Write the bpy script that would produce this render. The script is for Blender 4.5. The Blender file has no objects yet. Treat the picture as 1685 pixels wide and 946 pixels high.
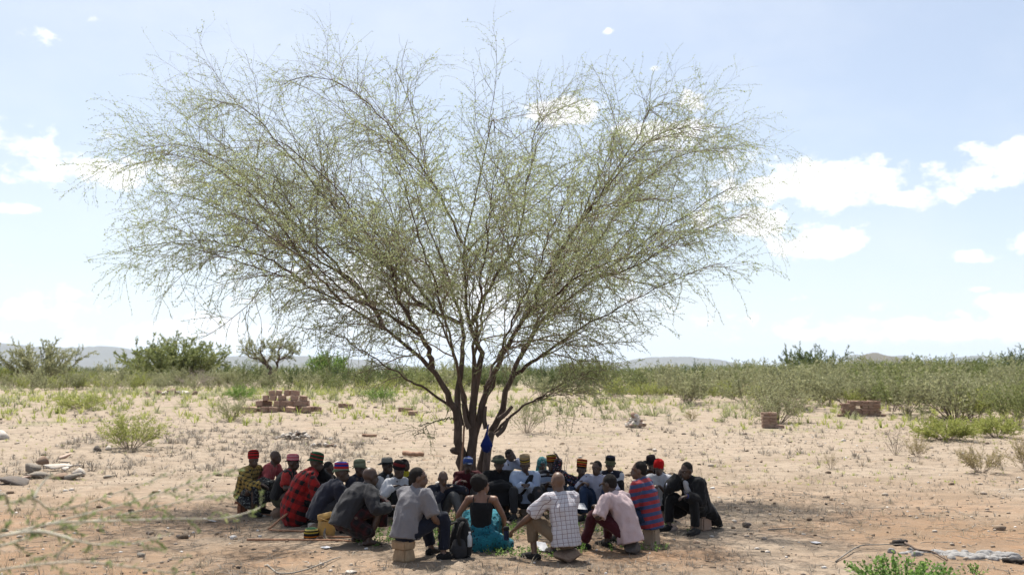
import bpy, math, random
import numpy as np
from mathutils import Vector, Matrix
R = math.radians
rng = np.random.default_rng(7)
random.seed(7)
scene = bpy.context.scene
COL = scene.collection

# ------------------------------------------------------------ camera
H, FPX, CX, CY, YH = 2.3, 1685 * 35 / 36, 842.5, 473.0, 610.0
PITCH = math.atan((YH - CY) / FPX)
cam = bpy.data.cameras.new('camera')
cam.lens = 35; cam.sensor_width = 36; cam.sensor_fit = 'HORIZONTAL'
cam.clip_start = 0.05; cam.clip_end = 60000
cam.dof.use_dof = True; cam.dof.focus_distance = 14.0; cam.dof.aperture_fstop = 2.0
camo = bpy.data.objects.new('camera', cam); COL.objects.link(camo)
camo.location = (0, 0, H); camo.rotation_euler = (R(90) + PITCH, 0, 0)
scene.camera = camo

# ------------------------------------------------------------ sky, sun, exposure
SUN_EL, SUN_AZ = 63.0, -18.0            # azimuth clockwise from +Y
scene.view_settings.view_transform = 'Standard'
scene.view_settings.look = 'None'
scene.view_settings.gamma = 1.0
scene.view_settings.use_curve_mapping = False
scene.view_settings.exposure = 0.96
scene.cycles.use_denoising = True
scene.cycles.max_bounces = 8
scene.cycles.transparent_max_bounces = 8
scene.cycles.volume_bounces = 0
scene.render.film_transparent = False

world = bpy.data.worlds.new('World'); scene.world = world; world.use_nodes = True
world.cycles.sampling_method = 'NONE'

class NT:
    """small helper to write node trees"""
    def __init__(s, nt):
        s.nt = nt; nt.nodes.clear()
    def n(s, t, **kw):
        nd = s.nt.nodes.new(t)
        for k, v in kw.items(): setattr(nd, k, v)
        return nd
    def put(s, sock, v):
        if isinstance(v, bpy.types.NodeSocket): s.nt.links.new(v, sock)
        elif isinstance(v, (tuple, list)) and len(v) == 3 and sock.type == 'RGBA': sock.default_value = (*v, 1)
        else: sock.default_value = v
    def m(s, op, a, b=0.0, c=0.0, clamp=False):
        nd = s.n('ShaderNodeMath', operation=op, use_clamp=clamp)
        s.put(nd.inputs[0], a); s.put(nd.inputs[1], b); s.put(nd.inputs[2], c)
        return nd.outputs[0]
    def vm(s, op, a, b=(0, 0, 0)):
        nd = s.n('ShaderNodeVectorMath', operation=op)
        s.put(nd.inputs[0], a); s.put(nd.inputs[1], b)
        return nd.outputs[0]
    def mix(s, f, a, b):
        nd = s.n('ShaderNodeMix', data_type='RGBA')
        s.put(nd.inputs[0], f); s.put(nd.inputs[6], a); s.put(nd.inputs[7], b)
        return nd.outputs[2]
    def noise(s, vec, scale, detail=4, rough=0.55, dist=0.0, out=0):
        nd = s.n('ShaderNodeTexNoise')
        s.put(nd.inputs['Vector'], vec); nd.inputs['Scale'].default_value = scale
        nd.inputs['Detail'].default_value = detail; nd.inputs['Roughness'].default_value = rough
        nd.inputs['Distortion'].default_value = dist
        return nd.outputs[out]
    def mr(s, v, a, b, c=0.0, d=1.0, smooth=False):
        nd = s.n('ShaderNodeMapRange', interpolation_type='SMOOTHSTEP' if smooth else 'LINEAR')
        s.put(nd.inputs[0], v)
        for i, q in enumerate((a, b, c, d)): s.put(nd.inputs[i + 1], q)
        return nd.outputs[0]
    def sep(s, v):
        nd = s.n('ShaderNodeSeparateXYZ'); s.put(nd.inputs[0], v); return nd.outputs
    def comb(s, x, y, z):
        nd = s.n('ShaderNodeCombineXYZ')
        s.put(nd.inputs[0], x); s.put(nd.inputs[1], y); s.put(nd.inputs[2], z)
        return nd.outputs[0]
    def ramp(s, f, stops, const=False):
        nd = s.n('ShaderNodeValToRGB'); cr = nd.color_ramp
        if const: cr.interpolation = 'CONSTANT'
        while len(cr.elements) < len(stops): cr.elements.new(0.5)
        for e, (p, c) in zip(cr.elements, stops): e.position = p; e.color = (*c, 1)
        s.put(nd.inputs[0], f); return nd.outputs[0]

def build_world():
    t = NT(world.node_tree)
    sky = t.n('ShaderNodeTexSky', sky_type='NISHITA')
    sky.sun_disc = False
    sky.sun_elevation = R(SUN_EL); sky.sun_rotation = R(SUN_AZ)
    sky.altitude = 700; sky.air_density = 1.0; sky.dust_density = 1.0; sky.ozone_density = 1.0
    d = t.vm('NORMALIZE', t.n('ShaderNodeTexCoord').outputs['Generated'])
    x, y, z = t.sep(d)
    az = t.m('ARCTAN2', x, y); el = t.m('ARCSINE', z)
    # drifting warp for ragged cloud edges
    v = t.comb(az, t.m('MULTIPLY', el, 1.5), 0.0)
    n1 = t.noise(v, 30, 8, 0.6)
    n2 = t.noise(t.vm('ADD', v, (3.1, 7.7, 0)), 11, 2, 0.5)
    edge = t.m('ADD', t.m('MULTIPLY', t.m('SUBTRACT', n1, 0.5), 5.6), t.m('MULTIPLY', t.m('SUBTRACT', n2, 0.5), 3.0))
    clouds = [  # px, py, half width, up, down
        (55, 230, 130, 30, 28), (170, 290, 140, 32, 26), (22, 343, 30, 10, 10), (70, 510, 130, 34, 26),
        (1005, 52, 14, 8, 7), (1078, 113, 18, 7, 5), (1140, 172, 34, 22, 18), (1330, 312, 190, 62, 32), (1090, 215, 110, 26, 30),
        (1495, 322, 80, 22, 20), (1330, 405, 95, 36, 24), (1240, 370, 110, 36, 28), (1640, 262, 110, 34, 36), (1595, 424, 40, 14, 10),
        (1680, 398, 36, 16, 14), (1650, 500, 60, 22, 18), (1470, 540, 330, 40, 26), (930, 185, 100, 24, 28), (1610, 476, 24, 5, 5),
        (700, 480, 330, 60, 70), (250, 560, 300, 40, 26)]
    tot = None
    for (px, py, hw, up, dn) in clouds:
        u, w = (px - CX) / FPX, (CY - py) / FPX
        dv = Vector((u, math.cos(PITCH) - w * math.sin(PITCH), math.sin(PITCH) + w * math.cos(PITCH))).normalized()
        a0, e0 = math.atan2(dv.x, dv.y), math.asin(dv.z)
        dx = t.m('MULTIPLY', t.m('SUBTRACT', az, a0), FPX / hw)
        de = t.m('SUBTRACT', el, e0)
        dy = t.m('ADD', t.m('MULTIPLY', t.m('MAXIMUM', de, 0.0), FPX / up), t.m('MULTIPLY', t.m('MINIMUM', de, 0.0), FPX / dn))
        q = t.m('SUBTRACT', 1.0, t.m('ADD', t.m('MULTIPLY', dx, dx), t.m('MULTIPLY', dy, dy)))
        q = t.m('MAXIMUM', q, -3.0)
        tot = q if tot is None else t.m('MAXIMUM', tot, q)
    # the same fair-weather clouds go on over the rest of the sky
    pl = t.vm('MULTIPLY', d, t.comb(t.m('DIVIDE', 1.0, t.m('MAXIMUM', z, 0.06)), t.m('DIVIDE', 1.0, t.m('MAXIMUM', z, 0.06)), 0.0))
    g = t.m('MULTIPLY', t.m('SUBTRACT', t.noise(pl, 0.9, 3, 0.5), 0.72), 9.0)
    tot = t.m('MAXIMUM', tot, g)
    dens = t.mr(t.m('ADD', tot, edge), .08, 1.1, 0, 1, True)
    wisp = t.mr(t.noise(t.comb(t.m('MULTIPLY', az, 3.0), t.m('MULTIPLY', el, 6.0), 0.0), 2.0, 5, 0.6), 0.35, 0.75, .16, 0.28, True)
    # thin high veil, brighter toward the sun as dusty air is
    dt = t.n('ShaderNodeVectorMath', operation='DOT_PRODUCT'); t.put(dt.inputs[0], d)
    dt.inputs[1].default_value = (math.sin(R(SUN_AZ)) * math.cos(R(SUN_EL)), math.cos(R(SUN_AZ)) * math.cos(R(SUN_EL)), math.sin(R(SUN_EL)))
    glow = t.m('POWER', t.m('MAXIMUM', dt.outputs['Value'], 0.0), 5.0)
    low = t.m('MULTIPLY', t.m('POWER', 2.718, t.m('MULTIPLY', t.m('MAXIMUM', el, 0.0), -6.0)), 0.6)
    wisp = t.m('ADD', t.m('ADD', wisp, low), t.m('MULTIPLY', glow, 1.5), clamp=True)
    shade = t.mr(t.m('ADD', t.noise(v, 22, 5, 0.6), t.m('MULTIPLY', t.m('SUBTRACT', t.noise(t.vm('ADD', v, (0, .012, 0)), 30, 8, .6), n1), .8)), 0.25, 0.75, 0.80, 1.12)
    ccol = t.vm('MULTIPLY', t.comb(shade, shade, shade), (9.2, 9.2, 9.3))
    col = t.mix(wisp, sky.outputs[0], (6.9, 7.2, 7.7))
    col = t.mix(dens, col, ccol)
    bg = t.n('ShaderNodeBackground'); bg.inputs['Strength'].default_value = 0.073
    t.put(bg.inputs[0], col)
    out = t.n('ShaderNodeOutputWorld'); t.nt.links.new(bg.outputs[0], out.inputs[0])
build_world()

sun = bpy.data.lights.new('sun', 'SUN'); sun.energy = 5.0; sun.angle = R(0.53); sun.color = (1.0, 0.95, 0.87)
suno = bpy.data.objects.new('sun', sun); COL.objects.link(suno)
sd = Vector((math.sin(R(SUN_AZ)) * math.cos(R(SUN_EL)), math.cos(R(SUN_AZ)) * math.cos(R(SUN_EL)), math.sin(R(SUN_EL))))
suno.rotation_euler = sd.to_track_quat('Z', 'Y').to_euler(); suno.location = (0, 0, 40)

# ------------------------------------------------------------ helpers
def ray(px, py):
    u, w = (px - CX) / FPX, (CY - py) / FPX
    return np.array([u, math.cos(PITCH) - w * math.sin(PITCH), math.sin(PITCH) + w * math.cos(PITCH)])
def at(px, py, D):
    """world point seen at a pixel, at distance D along +Y"""
    r = ray(px, py); t = D / r[1]
    return np.array([0, 0, H]) + r * t
def sm(a, b, x):
    q = np.clip((x - a) / (b - a), 0, 1); return q * q * (3 - 2 * q)
def hgt(x, y):
    x = np.asarray(x, float); y = np.asarray(y, float)
    rise = sm(19, 62, y) * (0.72 + 0.30 * sm(4, -16, x / np.maximum(y, 12) * 40))
    mound = 0.22 * np.exp(-((x + 17) / 7) ** 2 - ((y - 44) / 9) ** 2)
    rel = (np.sin(x * .83 + 1.3 * np.sin(y * .31)) * np.sin(y * .71 + .6) * .035
           + np.sin(x * 2.1 + y * .9) * np.sin(y * 1.9 - x * .7 + 1) * .014
           + np.sin(x * .23 + 2) * np.sin(y * .19) * .09 * sm(18, 30, y))
    rel = rel * np.where(y > 80, np.clip(1 - (y - 80) / 60, 0, 1), 1) * np.where(np.abs(x) > 80, 0, 1)
    gully = -0.10 * np.exp(-((y - 17.4 - .25 * np.sin(x * 2.2)) / .35) ** 2) * sm(4.2, 5.0, x) * (1 - sm(6.2, 7.2, x))
    return rise + mound + rel + gully
def ground_px(px, py):
    """ground point seen at a pixel"""
    r = ray(px, py); o = np.array([0, 0, H]); lo, hi = 3.0, 3000.0
    prev = 3.0
    for D in np.geomspace(3, 3000, 500):
        p = o + r * (D / r[1])
        if p[2] < hgt(p[0], p[1]):
            lo, hi = prev, D; break
        prev = D
    for _ in range(30):
        D = (lo + hi) / 2; p = o + r * (D / r[1])
        if p[2] < hgt(p[0], p[1]): hi = D
        else: lo = D
    return np.array([p[0], p[1], float(hgt(p[0], p[1]))])

def mesh_np(name, verts, faces, attrs=None, smooth=True):
    """faces: list of (n,k) index arrays"""
    me = bpy.data.meshes.new(name)
    verts = np.ascontiguousarray(verts, np.float32)
    me.vertices.add(len(verts)); me.vertices.foreach_set('co', verts.ravel())
    faces = [np.asarray(f, np.int32) for f in faces if len(f)]
    li = np.concatenate([f.ravel() for f in faces]); tot = np.concatenate([np.full(len(f), f.shape[1], np.int32) for f in faces])
    start = np.concatenate([[0], np.cumsum(tot)[:-1]]).astype(np.int32)
    me.loops.add(len(li)); me.loops.foreach_set('vertex_index', li)
    me.polygons.add(len(tot)); me.polygons.foreach_set('loop_start', start)
    if smooth: me.polygons.foreach_set('use_smooth', np.ones(len(tot), bool))
    for k, v in (attrs or {}).items():
        v = np.asarray(v, np.float32)
        if v.ndim == 1:
            a = me.attributes.new(k, 'FLOAT', 'POINT'); a.data.foreach_set('value', v)
        else:
            a = me.attributes.new(k, 'FLOAT_VECTOR', 'POINT'); a.data.foreach_set('vector', v.ravel())
    me.update(calc_edges=True); me.validate()
    return me
def link(name, me, mat=None, parent=None, loc=None, rot=None):
    o = bpy.data.objects.new(name, me); COL.objects.link(o)
    if mat is not None and me is not None and not me.materials: me.materials.append(mat)
    if parent is not None: o.parent = parent
    if loc is not None: o.location = [float(q) for q in loc]
    if rot is not None: o.rotation_euler = rot
    return o
def tag(o, label=None, cat=None, group=None, kind=None):
    if label: o['label'] = label
    if cat: o['category'] = cat
    if group: o['group'] = group
    if kind: o['kind'] = kind
    return o

class Geo:
    """collects verts / faces / per-vertex value"""
    def __init__(s): s.v = []; s.f = {}; s.a = []; s.n = 0
    def add(s, v, f, a=0.5):
        v = np.asarray(v, float).reshape(-1, 3); f = np.asarray(f, int)
        s.v.append(v); s.f.setdefault(f.shape[1], []).append(f + s.n); s.n += len(v)
        s.a.append(np.broadcast_to(np.asarray(a, float), (len(v),)))
    def mesh(s, name, smooth=True):
        return mesh_np(name, np.concatenate(s.v), [np.concatenate(q) for q in s.f.values()], {'rnd': np.concatenate(s.a)}, smooth)
def unit(v):
    return v / np.maximum(np.linalg.norm(v, axis=-1, keepdims=True), 1e-9)
def tubes(pts, rad, sides=3, rnd=None, cap=False):
    """pts (B,N,3) rad (B,N) -> verts, quads, rnd"""
    pts = np.asarray(pts, float); rad = np.asarray(rad, float); B, N, _ = pts.shape
    tan = unit(np.gradient(pts, axis=1))
    mean = unit(pts[:, -1] - pts[:, 0])
    ref = np.where(np.abs(mean[:, 2:3]) > .8, np.array([[1., 0, 0]]), np.array([[0, 0, 1.]]))
    a = unit(np.cross(tan, ref[:, None, :])); b = np.cross(tan, a)
    th = np.arange(sides) * 2 * np.pi / sides
    ring = pts[:, :, None, :] + rad[:, :, None, None] * (np.cos(th)[None, None, :, None] * a[:, :, None, :] + np.sin(th)[None, None, :, None] * b[:, :, None, :])
    v = ring.reshape(-1, 3)
    base = (np.arange(B) * N * sides)[:, None, None] + (np.arange(N - 1) * sides)[None, :, None]
    j = np.arange(sides)[None, None, :]; j2 = (j + 1) % sides
    q = np.stack([base + j, base + j2, base + sides + j2, base + sides + j], -1).reshape(-1, 4)
    r = np.repeat(rnd if rnd is not None else np.full(B, .5), N * sides)
    return v, q, r
def spline(P, n):
    """Catmull-Rom through points, n samples"""
    P = np.asarray(P, float); Q = np.vstack([2 * P[0] - P[1], P, 2 * P[-1] - P[-2]])
    t = np.linspace(0, len(P) - 1 - 1e-6, n); i = t.astype(int); f = (t - i)[:, None]
    a, b, c, d = Q[i], Q[i + 1], Q[i + 2], Q[i + 3]
    return .5 * ((2 * b) + (c - a) * f + (2 * a - 5 * b + 4 * c - d) * f ** 2 + (3 * b - a - 3 * c + d) * f ** 3)

# ------------------------------------------------------------ materials
MAT = {}
def mat(name, build):
    if name in MAT: return MAT[name]
    m = bpy.data.materials.new(name); m.use_nodes = True
    t = NT(m.node_tree); build(t, m); MAT[name] = m
    return m
def principled(t, col, rough=0.85, bump=None, bstr=0.3, bdist=0.02, spec=0.3, extra=None):
    p = t.n('ShaderNodeBsdfPrincipled')
    t.put(p.inputs['Base Color'], col); t.put(p.inputs['Roughness'], rough)
    p.inputs['Specular IOR Level'].default_value = spec
    if bump is not None:
        b = t.n('ShaderNodeBump'); b.inputs['Strength'].default_value = bstr; b.inputs['Distance'].default_value = bdist
        t.put(b.inputs['Height'], bump); t.nt.links.new(b.outputs[0], p.inputs['Normal'])
    o = t.n('ShaderNodeOutputMaterial')
    if extra: t.nt.links.new(extra(p.outputs[0]), o.inputs[0])
    else: t.nt.links.new(p.outputs[0], o.inputs[0])
    return p
def attr(t, name='rnd', out='Fac'):
    nd = t.n('ShaderNodeAttribute'); nd.attribute_name = name; return nd.outputs[out]
def leaf_mat(name, c1, c2, c3=None, trans=0.45):
    def b(t, m):
        stops = [(0, c1), (1, c2)] if c3 is None else [(0, c1), (.7, c2), (1, c3)]
        col = t.ramp(attr(t), stops)
        def ex(s):
            tr = t.n('ShaderNodeBsdfTranslucent'); t.put(tr.inputs[0], col)
            mx = t.n('ShaderNodeMixShader'); mx.inputs[0].default_value = trans
            t.nt.links.new(s, mx.inputs[1]); t.nt.links.new(tr.outputs[0], mx.inputs[2]); return mx.outputs[0]
        principled(t, col, 0.7, spec=0.25, extra=ex)
    return mat(name, b)
def bark_mat(name, c1, c2, scale=14):
    def b(t, m):
        co = t.n('ShaderNodeTexCoord').outputs['Object']
        st = t.vm('MULTIPLY', co, (1, 1, .22))
        n = t.noise(st, scale, 6, .65); n2 = t.noise(co, 2.2, 3)
        col = t.mix(t.mr(n, .3, .7), c1, c2)
        col = t.mix(t.mr(n2, .4, .7, 0, .5), col, tuple(q * .55 for q in c1))
        principled(t, col, .9, n, .7, .03)
    return mat(name, b)
def stone_mat(name, c1, c2, scale=6, dust=(.42, .32, .23)):
    def b(t, m):
        co = t.n('ShaderNodeTexCoord').outputs['Object']
        inf = t.n('ShaderNodeObjectInfo').outputs['Random']
        v = t.vm('ADD', co, t.comb(t.m('MULTIPLY', inf, 17.0), t.m('MULTIPLY', inf, 5.0), 0.0))
        n = t.noise(v, scale, 7, .65); n2 = t.noise(v, scale * .35, 3)
        col = t.mix(t.mr(n, .3, .7), c1, c2)
        col = t.mix(t.m('MULTIPLY', inf, .45), col, tuple(min(1, q * 1.5) for q in c2))
        col = t.mix(t.mr(n2, .45, .7, 0, .6), col, dust)
        principled(t, col, .92, n, .6, .03)
    return mat(name, b)

def build_ground_mat(t, m):
    co = t.n('ShaderNodeNewGeometry').outputs['Position']
    x, y, z = t.sep(co)
    flat = t.comb(x, y, 0.0)
    big = t.noise(flat, .22, 4, .6); mid = t.noise(flat, 1.1, 5, .62, .4); fine = t.noise(flat, 9, 6, .7); grit = t.noise(flat, 46, 4, .7)
    lay = t.noise(t.vm('MULTIPLY', flat, (.45, 1.3, 1)), 1.6, 5, .65)
    pale = t.mix(t.mr(fine, .3, .7), (.255, .202, .15), (.315, .258, .20))
    warm = t.mix(t.mr(fine, .3, .7), (.20, .118, .066), (.265, .165, .098))
    near = t.mr(y, 23, 15, .05, .95)
    w = t.m('MULTIPLY', t.mr(big, .38, .62, .05, 1, True), near, clamp=True)
    w = t.m('MAXIMUM', w, t.mr(mid, .6, .75, 0, .8, True))
    col = t.mix(w, pale, warm)
    litter = t.m('MAXIMUM', t.mr(lay, .46, .62, 0, .72, True), t.mr(t.noise(flat, 3.4, 5, .7, .6), .5, .64, 0, .6, True))
    col = t.mix(t.m('MULTIPLY', litter, t.mr(grit, .35, .65, .35, 1)), col, (.125, .098, .072))
    # sparse green flush further out
    gr = t.m('MULTIPLY', t.mr(t.noise(flat, .35, 4, .6, .8), .55, .7, 0, .65, True), t.mr(y, 24, 40))
    col = t.mix(t.m('MULTIPLY', gr, t.mr(grit, .3, .6, .5, 1)), col, (.155, .165, .07))
    far = t.mr(y, 70, 200, 0, .8)
    col = t.mix(far, col, t.mix(t.noise(flat, .06, 4), (.22, .19, .11), (.14, .155, .07)))
    col = t.mix(t.mr(grit, .57, .68, 0, .75), col, (.11, .085, .062))
    col = t.mix(t.m('MULTIPLY', t.mr(t.noise(flat, .5, 3, .6), .42, .62, 0, .5, True), t.mr(y, 30, 20)), col, (.17, .125, .085))
    col = t.mix(t.mr(t.noise(flat, 30, 3, .5), .68, .74, 0, .8), col, (.5, .46, .42))
    h = t.m('ADD', t.m('ADD', t.m('MULTIPLY', fine, .8), t.m('MULTIPLY', grit, .25)), t.m('MULTIPLY', mid, 1.2))
    principled(t, col, .95, h, .9, .05, spec=.15)
mat('ground', build_ground_mat)

# ------------------------------------------------------------ the ground
def axis(dense_lo, dense_hi, step, end_lo, end_hi, grow=1.12):
    a = list(np.arange(dense_lo, dense_hi, step)); s = step
    while a[-1] < end_hi: s *= grow; a.append(a[-1] + s)
    lo = []; s = step; q = dense_lo
    while q > end_lo: s *= grow; q -= s; lo.append(q)
    return np.array(lo[::-1] + a)
gx = axis(-15, 15, .23, -21000, 21000, 1.13); gy = axis(6, 34, .23, -60, 21000, 1.10)
GX, GY = np.meshgrid(gx, gy)
gv = np.stack([GX, GY, hgt(GX, GY)], -1).reshape(-1, 3)
near = (np.abs(gv[:, 0]) < 18) & (gv[:, 1] < 36) & (gv[:, 1] > 4)
gv[near, 2] += rng.normal(0, .0065, near.sum())
ii = (np.arange(len(gy) - 1)[:, None] * len(gx) + np.arange(len(gx) - 1)[None, :]).ravel()
go = link('ground', mesh_np('ground', gv, [np.stack([ii, ii + 1, ii + len(gx) + 1, ii + len(gx)], -1)]), MAT['ground'])
tag(go, 'pale sandy ground with dry litter and reddish patches', 'ground', kind='structure')
# ------------------------------------------------------------ the big acacia
bark = bark_mat('acacia bark', (.062, .044, .034), (.17, .122, .096), 18)
twigm = bark_mat('acacia twig', (.15, .11, .083), (.28, .215, .165), 8)
leafm = leaf_mat('acacia leaf', (.19, .235, .105), (.30, .34, .165), (.41, .415, .22), .62)

TD = 18.2
TB = ground_px(775, 815); TB = np.array([at(775, 815, TD)[0], TD, float(hgt(-.75, TD))])
def L(pts, dz):
    """limb through picture points, with depth running from dz[0] to dz[1]"""
    n = len(pts); out = []
    for i, (px, py) in enumerate(pts):
        f = i / (n - 1); d = TD + dz[0] + (dz[1] - dz[0]) * f ** 1.3
        out.append(at(px, py, d))
    return np.array(out)
LIMBS = [  # points, depth, base radius, tip radius, start fraction of side branches
    (L([(768, 824), (762, 770), (755, 735), (749, 674), (734, 644), (711, 606), (681, 579), (631, 541), (563, 497), (502, 465), (429, 438), (330, 405), (225, 385)], (0, -1.5)), .145, .012, .5),
    (L([(631, 541), (616, 510), (591, 472), (544, 442), (480, 400), (390, 345), (300, 300), (225, 292)], (-.6, 1.2)), .065, .01, .1),
    (L([(711, 606), (707, 583), (692, 552), (665, 510), (646, 465), (640, 430), (590, 350), (540, 270), (480, 200), (425, 145)], (-.2, -2.6)), .075, .01, .25),
    (L([(751, 690), (757, 628), (761, 583), (761, 533), (747, 487), (734, 446), (700, 340), (668, 220), (645, 150), (600, 120)], (0, 2.0)), .085, .01, .35),
    (L([(761, 533), (722, 518), (684, 495), (646, 461), (593, 427), (500, 350), (410, 250), (355, 180), (310, 130)], (.4, 2.6)), .055, .009, .15),
    (L([(778, 824), (775, 760), (776, 704), (783, 644), (791, 590), (787, 567), (776, 533), (768, 468), (760, 400), (785, 290), (800, 170), (806, 175), (812, 95)], (0, -.8)), .14, .011, .42),
    (L([(776, 533), (800, 480), (850, 400), (868, 300), (880, 200), (908, 150), (955, 90)], (-.3, 1.7)), .05, .009, .15),
    (L([(778, 724), (795, 666), (814, 613), (837, 564), (867, 522), (886, 472), (913, 423), (955, 320), (985, 220), (1020, 165)], (0, -2.2)), .10, .01, .3),
    (L([(784, 810), (797, 742), (818, 697), (837, 628), (856, 590), (890, 533), (920, 503), (974, 457), (1030, 405), (1110, 340), (1190, 275), (1260, 245)], (.2, 1.0)), .115, .011, .42),
    (L([(840, 620), (875, 598), (913, 571), (951, 543), (997, 518), (1070, 475), (1140, 440), (1205, 425)], (.5, -1.4)), .055, .009, .2),
    (L([(806, 720), (844, 682), (886, 655), (932, 628), (968, 612), (1010, 604)], (.2, -1.3)), .042, .008, .25),
    (L([(886, 655), (910, 650), (945, 648), (985, 640)], (-.2, .6)), .02, .006, .1),
    (L([(741, 668), (700, 640), (677, 628), (631, 598), (593, 575), (547, 548), (494, 537), (435, 534)], (0, -2.4)), .035, .007, .3),
    (L([(748, 690), (728, 689), (700, 700), (680, 718)], (0, -.9)), .02, .006, .2),
    (L([(856, 590), (880, 540), (930, 450), (985, 350), (1050, 270), (1120, 195)], (.4, 2.4)), .05, .009, .2),
    (L([(974, 457), (1040, 440), (1110, 400), (1180, 360), (1240, 320)], (.7, 2.2)), .035, .008, .1),
    (L([(502, 465), (440, 425), (360, 400), (280, 400), (205, 420)], (-1, .6)), .03, .008, .1),
    # limbs reaching toward and away from the viewer
    (L([(774, 705), (760, 640), (740, 560), (715, 470), (690, 380), (670, 300), (650, 230)], (0, -4.6)), .05, .009, .3),
    (L([(790, 680), (810, 620), (840, 540), (880, 450), (905, 370), (930, 300)], (0, -4.4)), .05, .009, .3),
    (L([(778, 650), (782, 560), (790, 480), (800, 390), (810, 300), (815, 230)], (0, -3.6)), .05, .009, .25),
    (L([(770, 690), (750, 600), (720, 520), (690, 450), (640, 390), (600, 340)], (.2, 4.8)), .05, .009, .3),
    (L([(788, 690), (810, 610), (850, 540), (900, 470), (960, 400), (1010, 350)], (.2, 4.8)), .05, .009, .3),
    (L([(780, 640), (785, 560), (800, 470), (820, 380), (830, 300), (835, 240)], (.2, 3.6)), .05, .009, .3),
    (L([(691, 552), (640, 520), (580, 490), (510, 430), (440, 380), (380, 340)], (-.3, -4.2)), .045, .009, .2),
    (L([(867, 522), (920, 480), (980, 440), (1040, 420), (1090, 395)], (-.5, -4.0)), .045, .009, .2),
    (L([(722, 518), (660, 440), (590, 350), (520, 290), (450, 250)], (.8, 4.2)), .045, .009, .15),
    (L([(684, 495), (600, 400), (505, 290), (410, 180), (370, 150), (325, 130)], (.6, 1.5)), .04, .008, .2),
    (L([(591, 472), (500, 380), (400, 285), (310, 225), (235, 200)], (.2, -.8)), .035, .008, .15),
    (L([(760, 400), (700, 280), (610, 175), (530, 110), (460, 90)], (-.4, 1.0)), .035, .008, .15),
    (L([(890, 533), (960, 430), (1040, 320), (1125, 235), (1215, 195)], (.4, 1.4)), .035, .008, .2),
    (L([(886, 472), (960, 360), (1040, 260), (1100, 195), (1150, 165)], (-.6, -1.4)), .035, .008, .2),
    (L([(913, 423), (980, 330), (1050, 220), (1070, 155), (1075, 110)], (-1, -.2)), .035, .008, .15),
    (L([(563, 497), (510, 440), (450, 360), (380, 290), (310, 245), (270, 240)], (-.8, -2.4)), .035, .008, .15),
]
def side_dirs(tan, ang, roll):
    ref = np.where(np.abs(tan[:, 2:3]) > .9, np.array([[1., 0, 0]]), np.array([[0, 0, 1.]]))
    a = unit(np.cross(tan, ref)); b = np.cross(a, tan)
    p = np.cos(roll)[:, None] * a + np.sin(roll)[:, None] * b
    return unit(np.cos(ang)[:, None] * tan + np.sin(ang)[:, None] * p)
def grow(base, d, length, npt, droop, wob, up=0.0):
    """a batch of arching twigs: straight step + droop toward the end + wander"""
    B = len(base); step = (length / (npt - 1))[:, None]
    pts = [base]; d = d.copy()
    for k in range(1, npt):
        f = k / (npt - 1)
        d = d + rng.normal(0, wob, (B, 3))
        d[:, 2] += up * (1 - f) - droop * f
        d = unit(d); pts.append(pts[-1] + d * step)
    return np.stack(pts, 1)
def sample(pts, rad, t):
    """points, tangents and radii at fractions t (one array per branch)"""
    n = pts.shape[1] - 1; s = np.clip(t * n, 0, n - 1e-6); i = s.astype(int); f = (s - i)
    return i, f
def branch_off(pts, rad, t0, per_m, ang, jit=.3):
    """parents (B,N,3) -> base, tangent, radius, position fraction of spaced children"""
    seg = np.linalg.norm(np.diff(pts, axis=1), axis=2); ln = seg.sum(1)
    cnt = np.maximum(1, ((1 - t0) * ln * per_m).astype(int))
    bi = np.repeat(np.arange(len(pts)), cnt)
    t = np.concatenate([t0 + (1 - t0) * (np.arange(c) + rng.uniform(.1, .9, c)) / c for c in cnt])
    n = pts.shape[1] - 1; s = np.clip(t * n, 0, n - 1e-4); i = s.astype(int); f = (s - i)[:, None]
    p = pts[bi, i] * (1 - f) + pts[bi, i + 1] * f
    tan = unit(pts[bi, i + 1] - pts[bi, i]); r = rad[bi, i] * (1 - f[:, 0]) + rad[bi, i + 1] * f[:, 0]
    return bi, p, tan, r, t, ln[bi]
def leaves_on(pts, per_m, t0, size, spread, tri=True):
    """feathery leaves along twigs: rhombic blades of two triangles"""
    rad = np.zeros(pts.shape[:2])
    bi, p, tan, r, t, ln = branch_off(pts, rad, t0, per_m, 0)
    n = len(p)
    d = side_dirs(tan, rng.uniform(.5, 1.35, n), rng.uniform(0, 6.283, n))
    d[:, 2] -= .12; d = unit(d)
    w = unit(np.cross(d, rng.normal(0, 1, (n, 3))))
    l = size * rng.uniform(.55, 1.3, n)[:, None]; q = l * spread
    if tri:
        v = np.stack([p + w * q, p + d * l * 1.15, p - w * q], 1).reshape(-1, 3)
        f = np.arange(n * 3).reshape(-1, 3)
    else:
        v = np.stack([p, p + d * l * .5 + w * q, p + d * l, p + d * l * .5 - w * q], 1).reshape(-1, 3)
        f = np.arange(n * 4).reshape(-1, 4)
    return v, f, np.repeat(rng.uniform(0, 1, n) * .75 + .25 * rng.uniform(0, 1, len(pts))[bi], f.shape[1])

def outer(base, d, ctr, k):
    o = base - ctr; o[:, 2] *= .35
    return unit(d + k * unit(o))

def vnoise0(v):
    return (np.sin(v[:, 0] * 1.9 + 1) * np.sin(v[:, 1] * 1.7 + 2) * np.sin(v[:, 2] * 2.3) + .6 * np.sin(v[:, 0] * 3.9 + v[:, 2] * 2) * np.sin(v[:, 1] * 3.1 - v[:, 2] * 3.3))

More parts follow.
